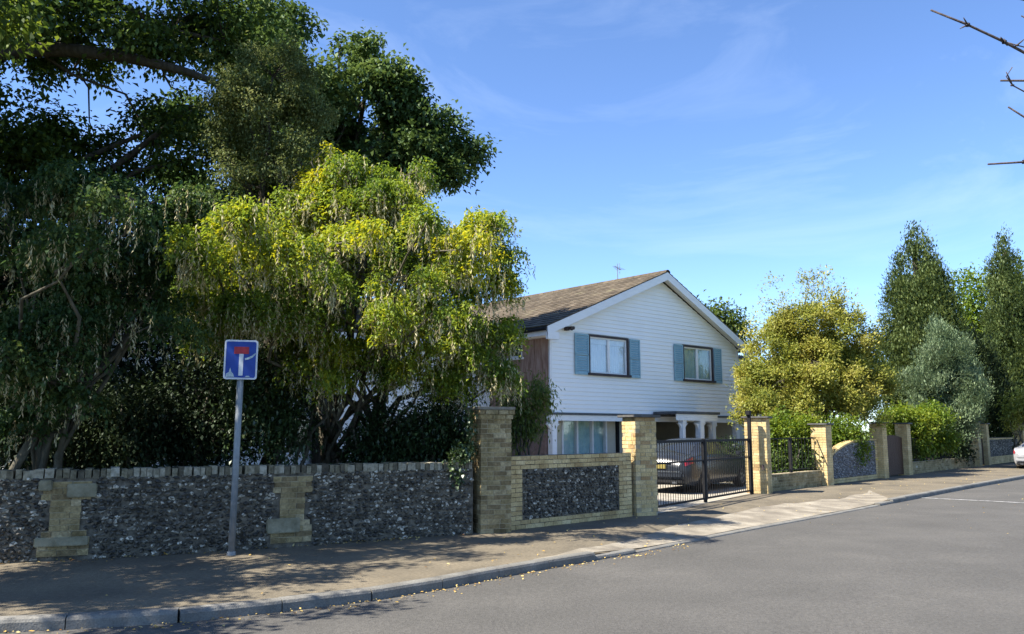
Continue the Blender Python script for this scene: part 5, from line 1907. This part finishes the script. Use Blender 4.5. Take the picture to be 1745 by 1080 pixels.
# a belt of far trees behind house and gardens, each its own tree
for i, (x, y, h, w) in enumerate(((-22, 44, 11, 4.5), (-14, 50, 10, 4.2), (-6, 52, 7.5, 4), (13, 56, 6.5, 3.6), (22, 62, 8.5, 4.0), (42, 62, 9.5, 4.2), (50, 68, 10, 4.5))):
    lo = [((x, y, h * .62), (w, w, h * .36), 1, 0), ((x - w * .4, y, h * .4), (w * .8, w * .8, h * .3), 1, 0), ((x + w * .45, y, h * .42), (w * .7, w * .8, h * .3), 1, .05), ((x + .5, y, h * .15), (w, w, h * .15), .8, 0)]
    tree('background_tree', BLB[i], (x, y), (x, y, h * .7), .25, lo, 420, 14, .34, .5, 'broad', M['lf_mid'], M['bark'], seed=190 + i, gap=.2, gscale=.5,
         twig_n=10, group='garden trees beyond the house', tint_mu=.4)

# --- bare street tree on the near pavement, only its twigs reach into the picture
bt2 = Vector((8.6, 5.6, 0))
bare = empty('bare_tree', bt2)
tag(bare, 'bare twigs of a leafless street tree reaching in against blue sky', 'tree')
m = MB()
g_ = np.random.default_rng(5)
tp = wob((0, 0, -.1), (-.3, .2, 6.5), 8, .02, g_)
m.tube(tp, [.16, .14, .13, .12, .10, .085, .065, .045, .02], 10)


def branch(a, ctrl, r, nubs=10):
    P = spline([Vector(a)] + [Vector(c) for c in ctrl], 16)
    P = [p + Vector(g_.normal(size=3)) * .012 for p in P]
    m.tube(P, [r * (1 - .82 * i / 15) + .002 for i in range(16)], 6)
    for k in range(nubs):
        i = int(g_.integers(5, 15))
        p = P[i]
        o = Vector(g_.normal(size=3)) * .035 + Vector((-.02, 0, .02))
        m.tube([p, p + o * .6, p + o], [.007, .006, .003], 5)
        m.tube([p - Vector((.012, 0, 0)), p + Vector((.012, 0, 0))], [r * .45 + .004, r * .45 + .004], 5)
    return P


W = lambda px, py, d: at(px, py, d) - bt2
b1 = branch(tp[5], [W(2000, 170, 6.6), W(1745, 88, 6.6), W(1690, 58, 6.6), W(1585, 20, 6.6)], .034, 26)
b2 = branch(tp[4], [W(1950, 180, 6.4), W(1745, 138, 6.4), W(1702, 137, 6.4)], .032, 18)
b3 = branch(tp[4], [W(1900, 240, 6.3), W(1745, 196, 6.3), W(1718, 186, 6.3)], .028, 7)
b4 = branch(tp[4], [W(1950, 300, 6.5), W(1745, 279, 6.5), W(1685, 278, 6.5)], .030, 18)
branch(b2[11], [W(1742, 152, 6.4), W(1726, 115, 6.4)], .012, 3)
branch(b1[8], [W(1745, 82, 6.6), W(1715, 68, 6.6)], .012, 3)
branch(tp[6], [W(1900, 60, 6.8), W(1760, 40, 6.8), W(1742, 30, 6.8)], .02, 5)
branch(tp[6], [W(1900, -40, 6.8), W(1760, 10, 6.8), W(1727, 0, 6.8)], .02, 5)
for k in range(9):
    a_ = g_.uniform(-.6, 2.2)
    e_ = tp[5] + Vector((math.cos(a_) * 2.4, math.sin(a_) * 2.4, g_.uniform(.4, 2.2)))
    branch(tp[int(g_.integers(4, 8))], [tp[5].lerp(e_, .5) + Vector((0, 0, .2)), e_], .035, 4)
m.build('trunk', M['twig'], bare, smooth=True)

# ------------------------------------------------------------------ fallen leaves in the gutter and along the wall foot
def scatter(name, label, pts, size, mat, seed):
    g = np.random.default_rng(seed)
    P = np.array(pts)
    n = len(P)
    A = np.stack([g.normal(size=n), g.normal(size=n), g.normal(size=n) * .18], 1)
    N = np.array([0, 0, 1.0]) + g.normal(size=(n, 3)) * .25
    L = size * g.uniform(.5, 1.4, n)
    V = leaf_quads(P, A, N, L, L * .55, .12)
    o = quads(name, V, np.arange(4 * n).reshape(-1, 4), np.clip(g.normal(.55, .28, n), 0, 1), mat)
    tag(o, label, 'leaves', kind='stuff')
    return o


pts = []
for s in np.linspace(9.0, 21.0, 1150):
    dens = .35 + .65 * max(0, noise.noise((s * 1.1, 0, 0)))
    if random.random() > dens:
        continue
    p = kerb_at(s)
    q_ = kerb_at(s + .1)
    d = (q_ - p).normalized()
    o = abs(random.gauss(0, .14)) + .09
    pp = p + Vector((d.y, -d.x, 0)) * o
    pts.append((pp.x, pp.y, ROAD_Z + .05 * math.sin(math.pi * o / 7.4) + .008 + random.random() * .012))
scatter('fallen_leaves', 'yellow fallen leaves and petals gathered in the gutter along kerb', pts, .035, M['litter'], 301)
pts = []
for s in np.linspace(3, WL - .1, 700):
    if random.random() > .3 + .7 * max(0, noise.noise((s * .8, 5, 0))):
        continue
    p = fr(s, abs(random.gauss(0, .12)) + .04)[0]
    pts.append((p.x, p.y, .016 + random.random() * .012))
scatter('fallen_leaves', 'rusty fallen leaves drifted along the foot of flint wall', pts, .045, M['litter'], 302)
pts = []
for _ in range(420):
    i = int(rng.integers(30, 120))
    q_ = WS[i].lerp(KS[i], float(rng.random()))
    pts.append((q_.x, q_.y, .018 - .085 * drop(KS[i]) * max(0, ((q_ - WS[i]).length / max((KS[i] - WS[i]).length, .1) - .25) / .75) ** 1.3 + .004))
for _ in range(160):
    i = int(rng.integers(60, 150))
    d = (KS[i + 1] - KS[i]).normalized()
    o = float(rng.random()) * 5
    q_ = KS[i] + Vector((d.y, -d.x, 0)) * o
    pts.append((q_.x, q_.y, ROAD_Z + .05 * math.sin(math.pi * min(o + .06, 7.4) / 7.4) + .006))
scatter('fallen_leaves', 'scattered single dry leaves lying across pavement and road', pts, .04, M['litter'], 303)
for o in scene.objects:
    if o.parent is None and 'category' in o and 'kind' not in o:
        o['kind'] = 'thing'
